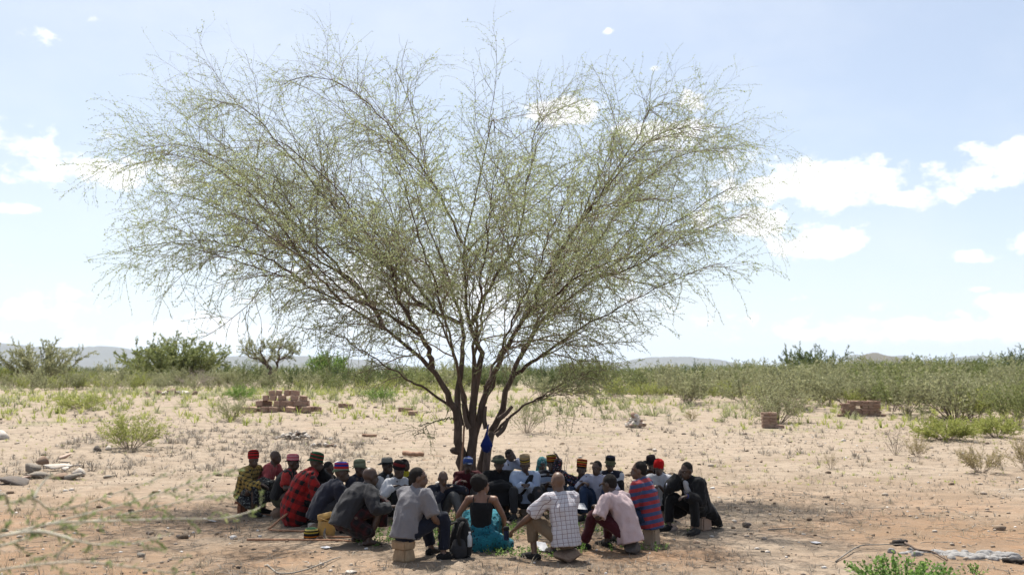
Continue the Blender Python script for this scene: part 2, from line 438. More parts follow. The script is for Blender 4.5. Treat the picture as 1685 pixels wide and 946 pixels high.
def build_acacia():
    trunk, crown = Geo(), Geo()
    NP = 26
    P, Rr, T0 = [], [], []
    for pts, r0, r1, t0 in LIMBS:
        s = spline(spline(pts, 60)[:54 if len(pts) > 4 else 60], NP)
        f = np.linspace(0, 1, NP)
        arch = np.clip((f - .55) / .45, 0, 1)[:, None] ** 2          # limbs bend over at their ends
        ow = s[-1] - np.array([TB[0], TD, s[-1][2]]); ow = ow / max(np.linalg.norm(ow), .1)
        s = s + arch * (ow * .3 * (s[-1][2] > 4) + np.array([0, 0, -.5 * np.clip((s[-1][2] - 5.0) / 2, 0, 1)]))
        s[2:] += rng.normal(0, .022, (NP - 2, 3)) * np.array([1, 1, .6])
        rad = r1 * .7 + (r0 * .78 - r1 * .7) * (1 - f) ** 1.75
        P.append(s); Rr.append(rad); T0.append(t0)
        fl = rad.copy()
        if pts[0][2] < .4: fl[:2] *= [1.35, 1.12]
        v, q, a = tubes(s[None], fl[None], 9, np.array([.5])); trunk.add(v, q, a)
    # dead stumps and knobs low on the trunk
    for (pp, dd) in (([(760, 700), (757, 684), (755, 668)], -.25), ([(772, 705), (766, 690), (762, 664)], -.3), ([(820, 690), (833, 680), (843, 668)], -.2),
                     ([(800, 705), (797, 690), (799, 668)], -.2), ([(816, 716), (828, 706), (836, 688)], -.25)):
        s = spline(L(pp, (dd, dd)), 8); v, q, a = tubes(s[None], np.linspace(.05, .03, 8)[None], 7); trunk.add(v, q, a)
        trunk.add(np.vstack([v[-7:]]), np.array([[0, 1, 2], [0, 2, 3], [0, 3, 4], [0, 4, 5], [0, 5, 6]]))
    kn = spline(L([(760, 742), (748, 741), (740, 740)], (-.1, -.1)), 6)
    v, q, a = tubes(kn[None], np.array([[.07, .075, .07, .062, .05, .01]]), 8); trunk.add(v, q, a)
    # separate thin stem to the right of the main trunks
    s = spline(np.array([at(797, 826, TD - .35), at(799, 780, TD - .35), at(803, 740, TD - .3), at(809, 712, TD - .1)]), 10)
    v, q, a = tubes(s[None], np.linspace(.075, .06, 10)[None], 8); trunk.add(v, q, a)
    ctr = np.array([TB[0], TD, 2.0])
    # side branches, level 1
    b1, r1 = [], []
    for s, rad, t0 in zip(P, Rr, T0):
        bi, p, tan, r, t, ln = branch_off(s[None], rad[None], t0, 5.0, 0)
        n = len(p)
        d = side_dirs(tan, rng.uniform(.4, 1.15, n), rng.uniform(0, 6.283, n))
        d = outer(p, d, ctr, .22)
        low = (p[:, 2] < 3.9) & ~((p[:, 0] > .3) & (p[:, 2] < 2.9))
        length = np.clip(ln * .42, .8, 2.6) * (1.15 - .55 * t) * rng.uniform(.6, 1.25, n) * np.where(low, .55, 1)
        length = length * np.where(p[:, 2] > 6.8, .72, 1.0)
        g = grow(p, d, length, 9, .11, .13, .06)
        b1.append(g); r1.append(np.minimum(r * .6, .004 + length * .0075)[:, None] * np.linspace(1, .28, 9)[None])
        # the leader's own end
    b1 = np.concatenate(b1); r1 = np.concatenate(r1)
    v, q, a = tubes(b1, r1, 4); crown_tw = [(v, q)]
    lim = np.stack(P); rlim = np.stack(Rr)
    # level 2 : from side branches and from the last part of the limbs
    def sub(pts, rad, t0, per_m, lo, hi, npt, droop, sides, k=.12):
        bi, p, tan, r, t, ln = branch_off(pts, rad, t0, per_m, 0)
        n = len(p)
        d = side_dirs(tan, rng.uniform(.45, 1.25, n), rng.uniform(0, 6.283, n)); d = outer(p, d, ctr, k)
        le = rng.uniform(lo, hi, n) * (1.15 - .5 * t)
        low = (p[:, 2] < 2.6) & (p[:, 0] < .3)
        le = le * np.where(low, .7, 1)
        g = grow(p, d, le, npt, droop * 1.9, .19, .05)
        rr = np.minimum(r * .7, .0058 + 0 * le)[:, None] * np.linspace(1, .5, npt)[None]
        return g, rr
    g2, r2 = sub(b1, r1, .08, 11.0, .40, 1.15, 6, .08, 3)
    g2b, r2b = sub(lim, rlim, .5, 9.0, .4, 1.1, 6, .07, 3)
    g2 = np.concatenate([g2, g2b]); r2 = np.concatenate([r2, r2b])
    crown_tw.append(tubes(g2, r2, 3)[:2])
    g3, r3 = sub(g2, r2, .15, 5.0, .12, .42, 3, .12, 3)
    keep = rng.uniform(0, 1, len(g3)) < .66
    g3, r3 = g3[keep], r3[keep]
    crown_tw.append(tubes(g3, r3 * .8, 3)[:2])
    tw = Geo()
    for v, q in crown_tw: tw.add(v, q)
    # foliage thins toward the tips and the top of the crown
    def fol(g, per, size, t0):
        mid = g[:, g.shape[1] // 2]
        rr = np.hypot(mid[:, 0] - ctr[0], mid[:, 1] - ctr[1])
        dens = np.clip(1.5 - .24 * np.clip(mid[:, 2] - 4.6, 0, 9) - .04 * np.clip(rr - 4, 0, 6) + .35 * vnoise0(mid), .3, 1.6)
        for q in (0, .75):
            k = rng.uniform(q, q + 1, len(g)) < dens
            crown.add(*leaves_on(g[k], per, t0, size, .22))
    fol(g2, 30, .029, .1); fol(g3, 40, .028, .05); fol(b1, 12, .03, .4)
    root = link('acacia_tree', None, loc=None)
    tag(root, 'tall spreading many-stemmed acacia shading the seated gathering', 'tree')
    link('trunk', trunk.mesh('acacia_trunk'), bark, root)
    link('branches', tw.mesh('acacia_twigs'), twigm, root)['kind'] = 'stuff'
    link('crown', crown.mesh('acacia_crown', False), leafm, root)['kind'] = 'stuff'
    print('ACACIA', len(b1), len(g2), len(g3), crown.n // 3)
build_acacia()
# ------------------------------------------------------------ shrubs and trees of the scrubland
def fan(n, h, w, spread=.55, flat=.0, lean=0.0, npt=9, wob=.06, base=.06, r=.012, seed=None):
    """stems of a shrub fanning out of one foot; returns pts, radii"""
    az = rng.uniform(0, 6.283, n); u = np.sqrt(rng.uniform(.02, 1, n))
    tip = np.stack([np.cos(az) * u * w / 2, np.sin(az) * u * w / 2, h * (1 - (.55 - flat) * u ** 2) * rng.uniform(.72, 1.02, n)], 1)
    tip[:, 0] += lean
    b = np.stack([np.cos(az) * base * u * w, np.sin(az) * base * u * w, np.zeros(n) - .03], 1)
    mid = b + (tip - b) * .5; mid[:, 2] += .08 * h * (1 - u); mid[:, :2] -= (tip - b)[:, :2] * .06 * spread
    t = np.linspace(0, 1, npt)[None, :, None]
    pts = b[:, None] * (1 - t) ** 2 + 2 * mid[:, None] * t * (1 - t) + tip[:, None] * t ** 2
    k = np.linspace(0, 1, npt)[None, :, None]
    pts = pts + np.cumsum(rng.normal(0, wob * h / npt, pts.shape), 1) * k
    rad = (r * rng.uniform(.6, 1.25, n))[:, None] * np.linspace(1, .25, npt)[None]
    return pts, rad
def foliage(pts, rad, scale, n1=4.0, n2=5.0, leaf=.07, per=22, t0=.3, up=.05, droop=.05, wid=.3, lv2=True, thick=1.0):
    """side twigs and leaves for stems already drawn; lengths scale with the plant"""
    tw, lv = Geo(), Geo()
    def sub(p_, r_, t0, per_m, lo, hi, npt, k=1.0):
        bi, p, tan, r, t, ln = branch_off(p_, r_, t0, per_m / scale, 0); n = len(p)
        d = side_dirs(tan, rng.uniform(.3, .95, n), rng.uniform(0, 6.283, n)); d[:, 2] += .08; d = unit(d)
        g = grow(p, d, rng.uniform(lo, hi, n) * scale * (1.15 - .5 * t), npt, droop, .09, up)
        return g, np.minimum(r * .7, .0045 * scale * thick)[:, None] * np.linspace(1, .4, npt)[None]
    g1, r1 = sub(pts, rad, t0, n1, .25, .6, 5)
    tw.add(*tubes(g1, r1, 3)[:2])
    if lv2:
        g2, r2 = sub(g1, r1, .15, n2, .1, .26, 3)
        tw.add(*tubes(g2, r2, 3)[:2])
    for g, f in ((g1, 1.0),) + (((g2, 1.2),) if lv2 else ()):
        if per > 0: lv.add(*leaves_on(g, per * f / scale, .1, leaf, wid))
    if per > 0: lv.add(*leaves_on(pts, per * .8 / scale, .45, leaf, wid))
    return tw, lv
GREEN = {
    'grey': leaf_mat('leaf grey green', (0.190, 0.201, 0.098), (0.310, 0.316, 0.172), (0.391, 0.380, 0.218), .4),
    'olive': leaf_mat('leaf olive', (0.115, 0.144, 0.046), (0.218, 0.247, 0.092), (0.310, 0.310, 0.127), .4),
    'bright': leaf_mat('leaf bright green', (0.098, 0.172, 0.034), (0.196, 0.299, 0.069), (0.299, 0.380, 0.103), .45),
    'yellow': leaf_mat('leaf yellow green', (0.196, 0.230, 0.057), (0.333, 0.356, 0.103), (0.437, 0.414, 0.149), .45),
    'tan': leaf_mat('leaf dry tan', (0.218, 0.172, 0.086), (0.345, 0.287, 0.138), (0.414, 0.380, 0.196), .35),
    'dark': leaf_mat('leaf dark green', (0.057, 0.086, 0.025), (0.121, 0.155, 0.052), (0.184, 0.207, 0.081), .35),
    'straw': leaf_mat('dry straw', (0.253, 0.207, 0.149), (0.380, 0.316, 0.230), (0.494, 0.414, 0.299), .3),
    'ash': leaf_mat('dry grey scrub', (0.161, 0.138, 0.115), (0.265, 0.230, 0.190), (0.356, 0.310, 0.253), .25),
    'herb': leaf_mat('herb green', (0.069, 0.138, 0.029), (0.149, 0.253, 0.057), (0.241, 0.345, 0.092), .45),
}
stemm = bark_mat('shrub stem', (.10, .075, .055), (.22, .17, .13), 10)
palestem = bark_mat('pale dry stem', (.24, .20, .16), (.40, .34, .28), 10)

def put_plant(name, label, cat, base, stems, tw, lv, leafmat, stemmat=None, group=None, rot=0.0, size=1.0, part='stem'):
    root = link(name, None, loc=base); root.rotation_euler.z = rot; root.scale = (size,) * 3
    tag(root, label, cat, group)
    sg = Geo(); sg.add(*tubes(stems[0], stems[1], 5)[:2])
    s = link(part, sg.mesh(name + '_stem'), stemmat or stemm, root)
    s['kind'] = 'stuff'
    link('twigs', tw.mesh(name + '_twigs'), stemmat or stemm, root)['kind'] = 'stuff'
    if lv.n: link('crown', lv.mesh(name + '_crown', False), leafmat, root)['kind'] = 'stuff'
    return root
def shrub_px(name, label, px, py, top, wpx, col, D=None, stems=16, leaf=None, per=22, n1=4.5, n2=5, flat=.0, r=None, stemmat=None, cat='shrub', t0=.25, wob=.07, group=None, base=.06, droop=.05):
    if D is None: b = ground_px(px, py)
    else:
        b = at(px, py, D); b[2] = float(hgt(b[0], b[1]))
    m = b[1] / FPX
    h = (H - (top - YH) * m) - b[2]; w = wpx * m
    sc = max(h, w * .7) / 2.0
    st = fan(int(stems * 1.5), h / 1.06, w / 1.12, flat=flat, r=(r or .011) * sc * .62, wob=wob, base=base)
    tw, lv = foliage(*st, sc, n1 * 1.7, n2 * 1.05, (leaf or .055) * sc, per * 1.9, t0, wid=.28, droop=droop)
    return put_plant(name, label, cat, b, st, tw, lv, GREEN[col], stemmat, group)

S = shrub_px
S('acacia_bush', 'broad grey-green acacia bush with dark stems at the left edge', 66, 637, 562, 165, 'grey', stems=20, flat=.36, per=42, r=.016, cat='bush')
S('acacia_bush', 'large rounded green acacia bush left of the crooked tree', 288, 632, 556, 205, 'olive', stems=36, flat=.1, per=46, cat='bush')
S('yellow_shrub', 'low yellowish shrub at the foot of the leftmost acacia bush', 118, 637, 612, 80, 'yellow', stems=16, per=26)
S('thorn_sapling', 'thin pale thorn sapling with an open airy crown left of the rounded bush', 182, 664, 586, 110, 'grey', stems=9, per=12, r=.009, stemmat=palestem, t0=.3)
S('twiggy_shrub', 'leafless grey-pink shrub in front of the rounded acacia bush', 322, 637, 604, 80, 'ash', stems=24, per=8, stemmat=palestem)
S('green_bush', 'small dense bright green tree right of the crooked acacia', 543, 630, 577, 88, 'bright', stems=26, flat=.15, per=44, leaf=.075, cat='bush')
S('green_shrub', 'low bright green mound behind the left end of the brick heap', 398, 657, 634, 66, 'bright', stems=24, per=36)
S('grey_shrub', 'grey-green twiggy shrub beside the left end of the brick heap', 381, 692, 642, 92, 'grey', stems=24, per=12)
S('leafy_shrub', 'round leafy green shrub alone on the sand left of the gathering', 214, 739, 668, 138, 'yellow', stems=30, per=15, leaf=.05, n1=5.5, n2=6)
S('green_shrub', 'low grassy green shrub in front of the thorn sapling', 138, 673, 648, 120, 'yellow', stems=26, per=20)
S('green_shrub', 'low spreading green shrub between brick heap and big tree', 626, 660, 632, 66, 'bright', stems=24, per=30)
S('green_shrub', 'tall thin pale green weed behind the brick heap', 540, 662, 628, 44, 'yellow', stems=12, per=14)
S('acacia_bush', 'green flat-topped acacia bush right of the big trunk', 962, 641, 588, 112, 'olive', stems=22, flat=.35, per=40, cat='bush')
S('bare_shrub', 'half-bare grey shrub on the sand just behind the big trunk', 866, 712, 640, 92, 'grey', stems=20, per=9)
S('sapling', 'tiny single-stemmed sapling beyond the white stone cairn', 1103, 697, 652, 36, 'grey', stems=4, per=12, base=.01, r=.014)
S('brown_shrub', 'little orange-brown shrub right of the tiny sapling', 1138, 692, 672, 34, 'tan', stems=14, per=24)
S('green_shrub', 'very small green shrub on open sand right of the orange-brown one', 1190, 697, 682, 20, 'olive', stems=9, per=24)
S('bare_shrub', 'wide grey twiggy shrub behind the brick pillar', 1280, 696, 622, 150, 'grey', stems=34, per=9, n1=6, n2=6)
S('acacia_bush', 'tall airy grey-green bush with many upright stems at right', 1572, 692, 596, 215, 'grey', stems=30, per=17, r=.014, cat='bush')
S('acacia_bush', 'grey-green bush with thin dark stems left of the brick stack', 1362, 668, 608, 112, 'grey', stems=18, per=17, cat='bush')
S('acacia_bush', 'grey-green bush standing right behind the brick stack', 1432, 664, 602, 130, 'grey', stems=20, per=18, cat='bush')
S('bare_shrub', 'bare two-stemmed grey shrub on the sand at right', 1474, 749, 693, 62, 'ash', stems=7, per=6, base=.03, r=.02, stemmat=stemm)
S('brown_shrub', 'small dense brown shrub right beside the two-stemmed bare shrub', 1510, 752, 703, 52, 'tan', stems=18, per=12)
S('brown_shrub', 'yellow-brown dry shrub with dark foot near the right edge', 1614, 778, 720, 92, 'tan', stems=24, per=13, n1=6)
S('brown_shrub', 'yellow-brown dry shrub cut by the right edge of the picture', 1690, 775, 706, 90, 'tan', stems=22, per=13)
S('green_shrub', 'soft green mound below the tall airy bush', 1556, 724, 684, 118, 'yellow', stems=46, per=34)
S('green_shrub', 'green mound right of the softer mound near the right edge', 1640, 720, 680, 110, 'yellow', stems=36, per=30)
S('bare_shrub', 'tiny sparse dry shrub on pale sand in front of the brick stack', 1367, 771, 734, 38, 'tan', stems=14, per=6)
S('acacia_bush', 'dark airy acacia bush cut by the right edge', 1672, 700, 604, 140, 'olive', stems=22, per=22, cat='bush')
S('umbrella_acacia', 'umbrella-shaped acacia rising above the thicket at right', 1348, 640, 577, 150, 'dark', D=130, stems=18, flat=.5, per=46, leaf=.05, r=.02, cat='tree')
S('umbrella_acacia', 'small flat-topped acacia on the skyline right of the brown hill', 1512, 640, 586, 54, 'dark', D=140, stems=10, flat=.55, per=50, leaf=.06, r=.02, cat='tree')
S('skyline_tree', 'upright dark tree on the skyline at the right edge', 1673, 640, 568, 70, 'dark', D=105, stems=16, flat=.3, per=36, leaf=.05, r=.02, cat='tree')
S('skyline_tree', 'small round dark tree on the skyline left of the edge tree', 1605, 640, 585, 34, 'dark', D=150, stems=10, flat=.2, per=60, leaf=.06, cat='tree')

# the crooked acacia
def crooked():
    b = ground_px(437, 637); D = b[1]
    q = lambda pts, d0=0.: np.array([at(x, y, D + d0 * i / (len(pts) - 1)) for i, (x, y) in enumerate(pts)])
    limbs = [(q([(435, 638), (433, 629), (441, 619), (446, 611), (444, 604), (435, 598), (425, 590), (416, 578), (404, 572)]), .16),
             (q([(438, 632), (445, 624), (447, 613), (452, 610), (457, 603), (455, 596), (464, 590), (474, 583), (480, 574)]), .12),
             (q([(441, 606), (437, 594), (430, 582), (428, 570)], -1.0), .08), (q([(444, 606), (440, 596), (447, 584), (450, 570)], 1.2), .08),
             (q([(456, 598), (460, 588), (457, 578), (466, 568)], -1.0), .06), (q([(425, 590), (412, 588), (402, 580)], .8), .05), (q([(464, 590), (476, 588), (484, 580)], .6), .045)]
    tr, tw, lv = Geo(), Geo(), Geo()
    P = np.stack([spline(l, 18) for l, r in limbs]); Rr = np.stack([np.linspace(r * 1.35, .035, 18) for l, r in limbs])
    tr.add(*tubes(P, Rr, 7)[:2])
    bi, p, tan, r, t, ln = branch_off(P, Rr, .5, 7, 0); n = len(p)
    d = side_dirs(tan, rng.uniform(.3, 1.0, n), rng.uniform(0, 6.28, n)); d[:, 2] += .35; d = unit(d)
    g = grow(p, d, rng.uniform(.5, 1.1, n), 6, .10, .13, .06); gr = np.minimum(r * .6, .02)[:, None] * np.linspace(1, .3, 6)[None]
    tw.add(*tubes(g, gr, 3)[:2])
    t2, l2 = foliage(g, gr, 1.2, 10, 8, .09, 46, .1, wid=.3)
    root = link('crooked_acacia', None); tag(root, 'crooked small acacia with twisted forked trunk on the left skyline', 'tree')
    link('trunk', tr.mesh('crooked_trunk'), bark, root); link('branches', tw.mesh('crooked_twigs'), twigm, root)['kind'] = 'stuff'
    link('twigs', t2.mesh('crooked_fine'), twigm, root)['kind'] = 'stuff'; link('crown', l2.mesh('crooked_crown', False), GREEN['grey'], root)['kind'] = 'stuff'
crooked()

# thickets too dense to count: a few patch meshes used again and again
def patch(name, n, w, depth, hlo, hhi, leaf, per, flat):
    tw, lv, sg = Geo(), Geo(), Geo()
    for k in range(n):
        h = rng.uniform(hlo, hhi); ww = h * rng.uniform(1.1, 1.9)
        st = fan(14, h, ww, flat=rng.uniform(0, flat), r=.011)
        sc = max(h, ww * .7) / 2
        a, b = foliage(*st, sc, 7.5, 6, leaf * sc, per * 1.9, .2, wid=.35)
        off = np.array([rng.uniform(-w / 2, w / 2), rng.uniform(-depth / 2, depth / 2), 0])
        v, q, _ = tubes(st[0] + off, st[1], 4); sg.add(v, q)
        c = rng.uniform(-.25, .25)
        lv.add(np.concatenate(b.v) + off, np.concatenate(b.f[3]), np.clip(np.concatenate(b.a) + c, 0, 1))
        tw.add(np.concatenate(a.v) + off, np.concatenate(a.f[4]))
    return sg.mesh(name + '_stems'), tw.mesh(name + '_twigs'), lv.mesh(name + '_leaves', False)
PA = [patch('thicket_low', 7, 16, 5, 1.3, 2.3, .075, 13, .3), patch('thicket_mid', 7, 18, 6, 2.0, 3.3, .075, 14, .4), patch('thicket_tall', 6, 20, 7, 2.8, 4.4, .07, 16, .5)]
def thicket(label, rows):
    root = link('thicket', None); tag(root, label, 'thicket', kind='stuff')
    for (px, D, k, s, col) in rows:
        x = (px - CX) * D / FPX; z = float(hgt(x, D)); s = s * (.88 if px > 1180 else .78)
        a = rng.choice([0, math.pi]) + rng.uniform(-.2, .2)
        for nm, me, mt in zip(('stems', 'twigs', 'foliage'), PA[k], (stemm, stemm, GREEN[col])):
            key = me.name + col
            if not me.materials: me.materials.append(mt); use = me; me['c'] = col
            elif nm == 'foliage' and me['c'] != col:
                use = bpy.data.meshes.get(key)
                if use is None: use = me.copy(); use.name = key; use.materials.clear(); use.materials.append(mt)
            else: use = me
            o = link(nm, use, None, root, (x, D, z), (0, 0, a)); o.scale = (s, s, s); o['kind'] = 'stuff'
thicket('hazy mass of green scrub behind the left half of the clearing',
        [(p, D, k, s, c) for p, D, k, s, c in ((10, 74, 1, .7, 'grey'), (130, 80, 0, 1, 'yellow'), (180, 84, 1, .75, 'olive'), (240, 82, 1, .7, 'grey'), (340, 82, 1, .75, 'grey'), (400, 84, 1, .75, 'grey'),
         (490, 78, 1, .72, 'grey'), (520, 84, 0, 1, 'olive'), (600, 82, 1, .9, 'dark'), (650, 80, 1, .9, 'olive'), (720, 84, 1, .85, 'olive'), (790, 88, 1, .9, 'grey'), (850, 86, 1, .95, 'dark'), (930, 84, 0, 1.1, 'dark'),
         (20, 66, 0, .75, 'grey'), (130, 66, 0, .7, 'yellow'), (230, 68, 0, .75, 'grey'), (350, 66, 0, .6, 'grey'), (470, 66, 0, .6, 'olive'), (60, 105, 1, .9, 'olive'), (200, 105, 1, .9, 'grey'), (340, 105, 1, .95, 'olive'), (470, 105, 1, .95, 'dark'), (600, 105, 1, 1.05, 'dark'), (740, 108, 2, .8, 'olive'), (870, 110, 2, .8, 'dark'), (560, 72, 0, .6, 'yellow'), (680, 70, 0, .55, 'yellow'), (760, 68, 0, .5, 'yellow'))])
thicket('hazy mass of grey-green scrub behind the right half of the clearing',
        [(990, 88, 0, 1.05, 'grey'), (1050, 92, 1, .9, 'olive'), (1110, 94, 1, .95, 'grey'), (1190, 92, 1, .95, 'dark'), (1250, 84, 1, .95, 'grey'), (1310, 78, 1, .9, 'grey'), (1400, 80, 1, .95, 'grey'), (1480, 76, 1, 1, 'grey'), (1550, 72, 1, 1, 'olive'), (1630, 70, 1, 1, 'grey'), (1700, 66, 1, 1, 'olive'),
         (1000, 66, 0, .55, 'yellow'), (1060, 62, 0, .5, 'yellow'), (1130, 62, 0, .5, 'yellow'), (1190, 60, 0, .5, 'tan'), (1240, 58, 0, .5, 'yellow'), (1340, 54, 0, .5, 'yellow'), (1480, 50, 0, .55, 'yellow'), (1640, 46, 0, .6, 'olive'),
         (1010, 60, 0, .8, 'grey'), (1120, 58, 0, .75, 'yellow'), (1220, 54, 0, .8, 'grey'), (1330, 52, 0, 1.0, 'grey'), (1440, 55, 0, 1.15, 'grey'), (1520, 50, 0, 1.15, 'grey'), (1600, 47, 0, 1.1, 'olive'), (1690, 44, 0, 1.2, 'grey'), (1780, 40, 0, .7, 'yellow'),
         (1140, 72, 0, 1.1, 'grey'), (1210, 70, 0, 1.1, 'olive'), (1290, 66, 0, 1.2, 'grey'), (1500, 60, 0, 1.25, 'grey'), (1450, 62, 0, 1.1, 'grey'), (1660, 56, 0, 1.3, 'olive'),
         (1000, 120, 2, .75, 'olive'), (1130, 125, 2, .8, 'dark'), (1230, 125, 2, .9, 'olive'), (1330, 115, 2, .85, 'dark'), (1430, 115, 2, .95, 'olive'), (1530, 115, 2, .95, 'dark'), (1620, 110, 2, 1.0, 'olive'), (1700, 105, 2, 1.0, 'dark')])
thicket('far band of trees along the horizon',
        [(-80 + 118 * i + rng.uniform(-20, 20), rng.uniform(165, 230), 2, rng.uniform(.85, 1.15), ('dark', 'olive')[i % 2]) for i in range(16)]
        + [(-80 + 85 * i, rng.uniform(300, 420), 2, rng.uniform(1.0, 1.3), ('olive', 'dark')[i % 2]) for i in range(22)])

# ------------------------------------------------------------ hills and the air in front of them
def hill_mat(t, m):
    co = t.n('ShaderNodeTexCoord').outputs['Object']
    n = t.noise(co, .004, 6, .6); n2 = t.noise(co, .03, 4, .6)
    principled(t, t.mix(t.mr(n, .35, .65), (.075, .065, .045), t.mix(n2, (.12, .092, .065), (.055, .06, .032))), .95, n2, 1, 6)
mat('hill', hill_mat)
def hills(name, label, D, prof, depth):
    """a ridge from skyline points (px, py) at distance D, with a real body behind and before it"""
    px = np.array([p for p, _ in prof], float); py = np.array([q for _, q in prof], float)
    X = np.linspace(px[0], px[-1], 160); Yt = np.interp(X, px, py)
    rid = (YH - Yt) * D / FPX + H
    rid = np.maximum(rid + rng.normal(0, .012, 160) * rid * 1.5, -3)
    x = (X - CX) * D / FPX
    rows = []
    for f in np.linspace(-1, 1, 25):
        prof_f = (1 - abs(f)) ** .9
        nz = np.sin(x / depth * 9 + f * 7) * .10 + np.sin(x / depth * 23 - f * 11) * .06
        rows.append(np.stack([x + f * depth * .1, np.full(160, D) + f * depth, np.where(np.abs(f) > .98, -2, rid * np.clip(prof_f * (1 + nz * (abs(f) > .05)), 0, 1))], -1))
    v = np.concatenate(rows); i = (np.arange(24)[:, None] * 160 + np.arange(159)[None]).ravel()
    o = link(name, mesh_np(name, v, [np.stack([i, i + 1, i + 161, i + 160], -1)]), MAT['hill'])
    tag(o, label, 'hill', kind='structure')
hills('hills', 'far blue hills on the left horizon', 11000, [(-300, 590), (-120, 572), (0, 565), (45, 569), (120, 572), (170, 570), (196, 573), (225, 578), (260, 584), (300, 587), (400, 586), (520, 586), (600, 592), (700, 606), (760, 612)], 2200)
hills('hills', 'long flat-topped blue hill on the right horizon', 11500, [(860, 612), (920, 602), (970, 590), (1010, 597), (1050, 590), (1075, 587), (1130, 587), (1175, 591), (1205, 597), (1260, 601), (1340, 606), (1380, 606), (1420, 612)], 2200)
hills('hills', 'jagged blue hills on the far right horizon', 12000, [(1340, 612), (1385, 588), (1410, 583), (1450, 590), (1480, 585), (1500, 592), (1545, 596), (1580, 587), (1615, 585), (1650, 590), (1700, 588), (1800, 596), (1900, 606)], 2000)
hills('hill', 'low brown hill standing in front of the right blue hills', 3600, [(1350, 612), (1395, 597), (1420, 584), (1437, 580), (1460, 585), (1490, 594), (1560, 604), (1640, 612)], 420)

def haze_mat(t, m):
    v = t.n('ShaderNodeVolumePrincipled')
    v.inputs['Color'].default_value = (.70, .83, 1.0, 1); v.inputs['Density'].default_value = 4.2e-5
    v.inputs['Anisotropy'].default_value = 0.3
    o = t.n('ShaderNodeOutputMaterial'); t.nt.links.new(v.outputs[0], o.inputs['Volume'])
mat('haze', haze_mat)
hx, hy0, hy1, hz0, hz1 = 24500, -2500, 26500, -4.5, 460
hv = [(sx * hx, y, z) for z in (hz0, hz1) for y in (hy0, hy1) for sx in (-1, 1)]
ho = link('haze', mesh_np('haze', np.array(hv), [np.array([[0, 2, 3, 1], [4, 5, 7, 6], [0, 1, 5, 4], [2, 6, 7, 3], [0, 4, 6, 2], [1, 3, 7, 5]])], smooth=False), MAT['haze'])
tag(ho, 'thin pale blue haze in front of the distant hills', 'haze', kind='stuff')
# ------------------------------------------------------------ people
def cloth_mat(name, colf, rough=.9):
    def b(t, m):
        tc = attr(t, 'tc', 'Vector')
        n = t.noise(tc, 7, 4, .6); w = t.noise(tc, 160, 2, .5)
        col = t.vm('MULTIPLY', colf(t, tc), (.60, .60, .60))
        col = t.mix(t.mr(n, .3, .7, 0, .3), col, t.vm('MULTIPLY', col, (.62, .62, .64)))
        p = principled(t, col, rough, t.m('ADD', t.m('MULTIPLY', n, 1.0), t.m('MULTIPLY', w, .12)), .6, .03, spec=.2)
        p.inputs['Sheen Weight'].default_value = .08
    return mat(name, b)
def plain(name, c): return cloth_mat(name, lambda t, v: t.mix(0.0, c, c))
def frac(t, x, per, off=0.): return t.m('FRACT', t.m('ADD', t.m('DIVIDE', x, per), off + 50.0))
def plaid(name, c0, c1, c2, per=.1, w1=.42, soft=.5):
    def f(t, v):
        x, y, z = t.sep(v)
        u = t.m('ADD', x, t.m('MULTIPLY', y, .8))
        a = t.m('LESS_THAN', frac(t, u, per), w1); b = t.m('LESS_THAN', frac(t, z, per), w1)
        col = t.mix(t.m('MULTIPLY', t.m('ADD', a, b), .5), c0, c1)
        l1 = t.m('LESS_THAN', frac(t, u, per, .3), .12); l2 = t.m('LESS_THAN', frac(t, z, per, .3), .12)
        return t.mix(t.m('MULTIPLY', t.m('MAXIMUM', l1, l2), soft), col, c2)
    return cloth_mat(name, f)
def bands(name, stops, per):
    def f(t, v):
        return t.ramp(frac(t, t.sep(v)[2], per), stops, True)
    return cloth_mat(name, f)
def floral(name, c0, cs):
    def f(t, v):
        col = t.mix(0.0, c0, c0)
        for i, c in enumerate(cs):
            n = t.noise(t.vm('ADD', v, (i * 3.3, i * 1.7, 0)), 34, 1, .4)
            col = t.mix(t.mr(n, .60, .64), col, c)
        return col
    return cloth_mat(name, f)
def skin_mat(name, c):
    def b(t, m):
        co = t.n('ShaderNodeTexCoord').outputs['Object']
        n = t.noise(co, 9, 4, .6)
        principled(t, t.mix(n, tuple(q * .8 for q in c), tuple(q * 1.25 for q in c)), .5, t.noise(co, 60, 3), .15, .01, spec=.45)
    return mat(name, b)
SK = {'d': skin_mat('skin deep brown', (.056, .031, .021)), 'm': skin_mat('skin brown', (.10, .054, .034)), 'l': skin_mat('skin light brown', (.18, .092, .056))}
def hair_f(t, m):
    co = t.n('ShaderNodeTexCoord').outputs['Object']; n = t.noise(co, 130, 4, .7)
    principled(t, t.mix(n, (.006, .005, .005), (.028, .023, .02)), .8, n, .9, .02, spec=.2)
mat('hair', hair_f)
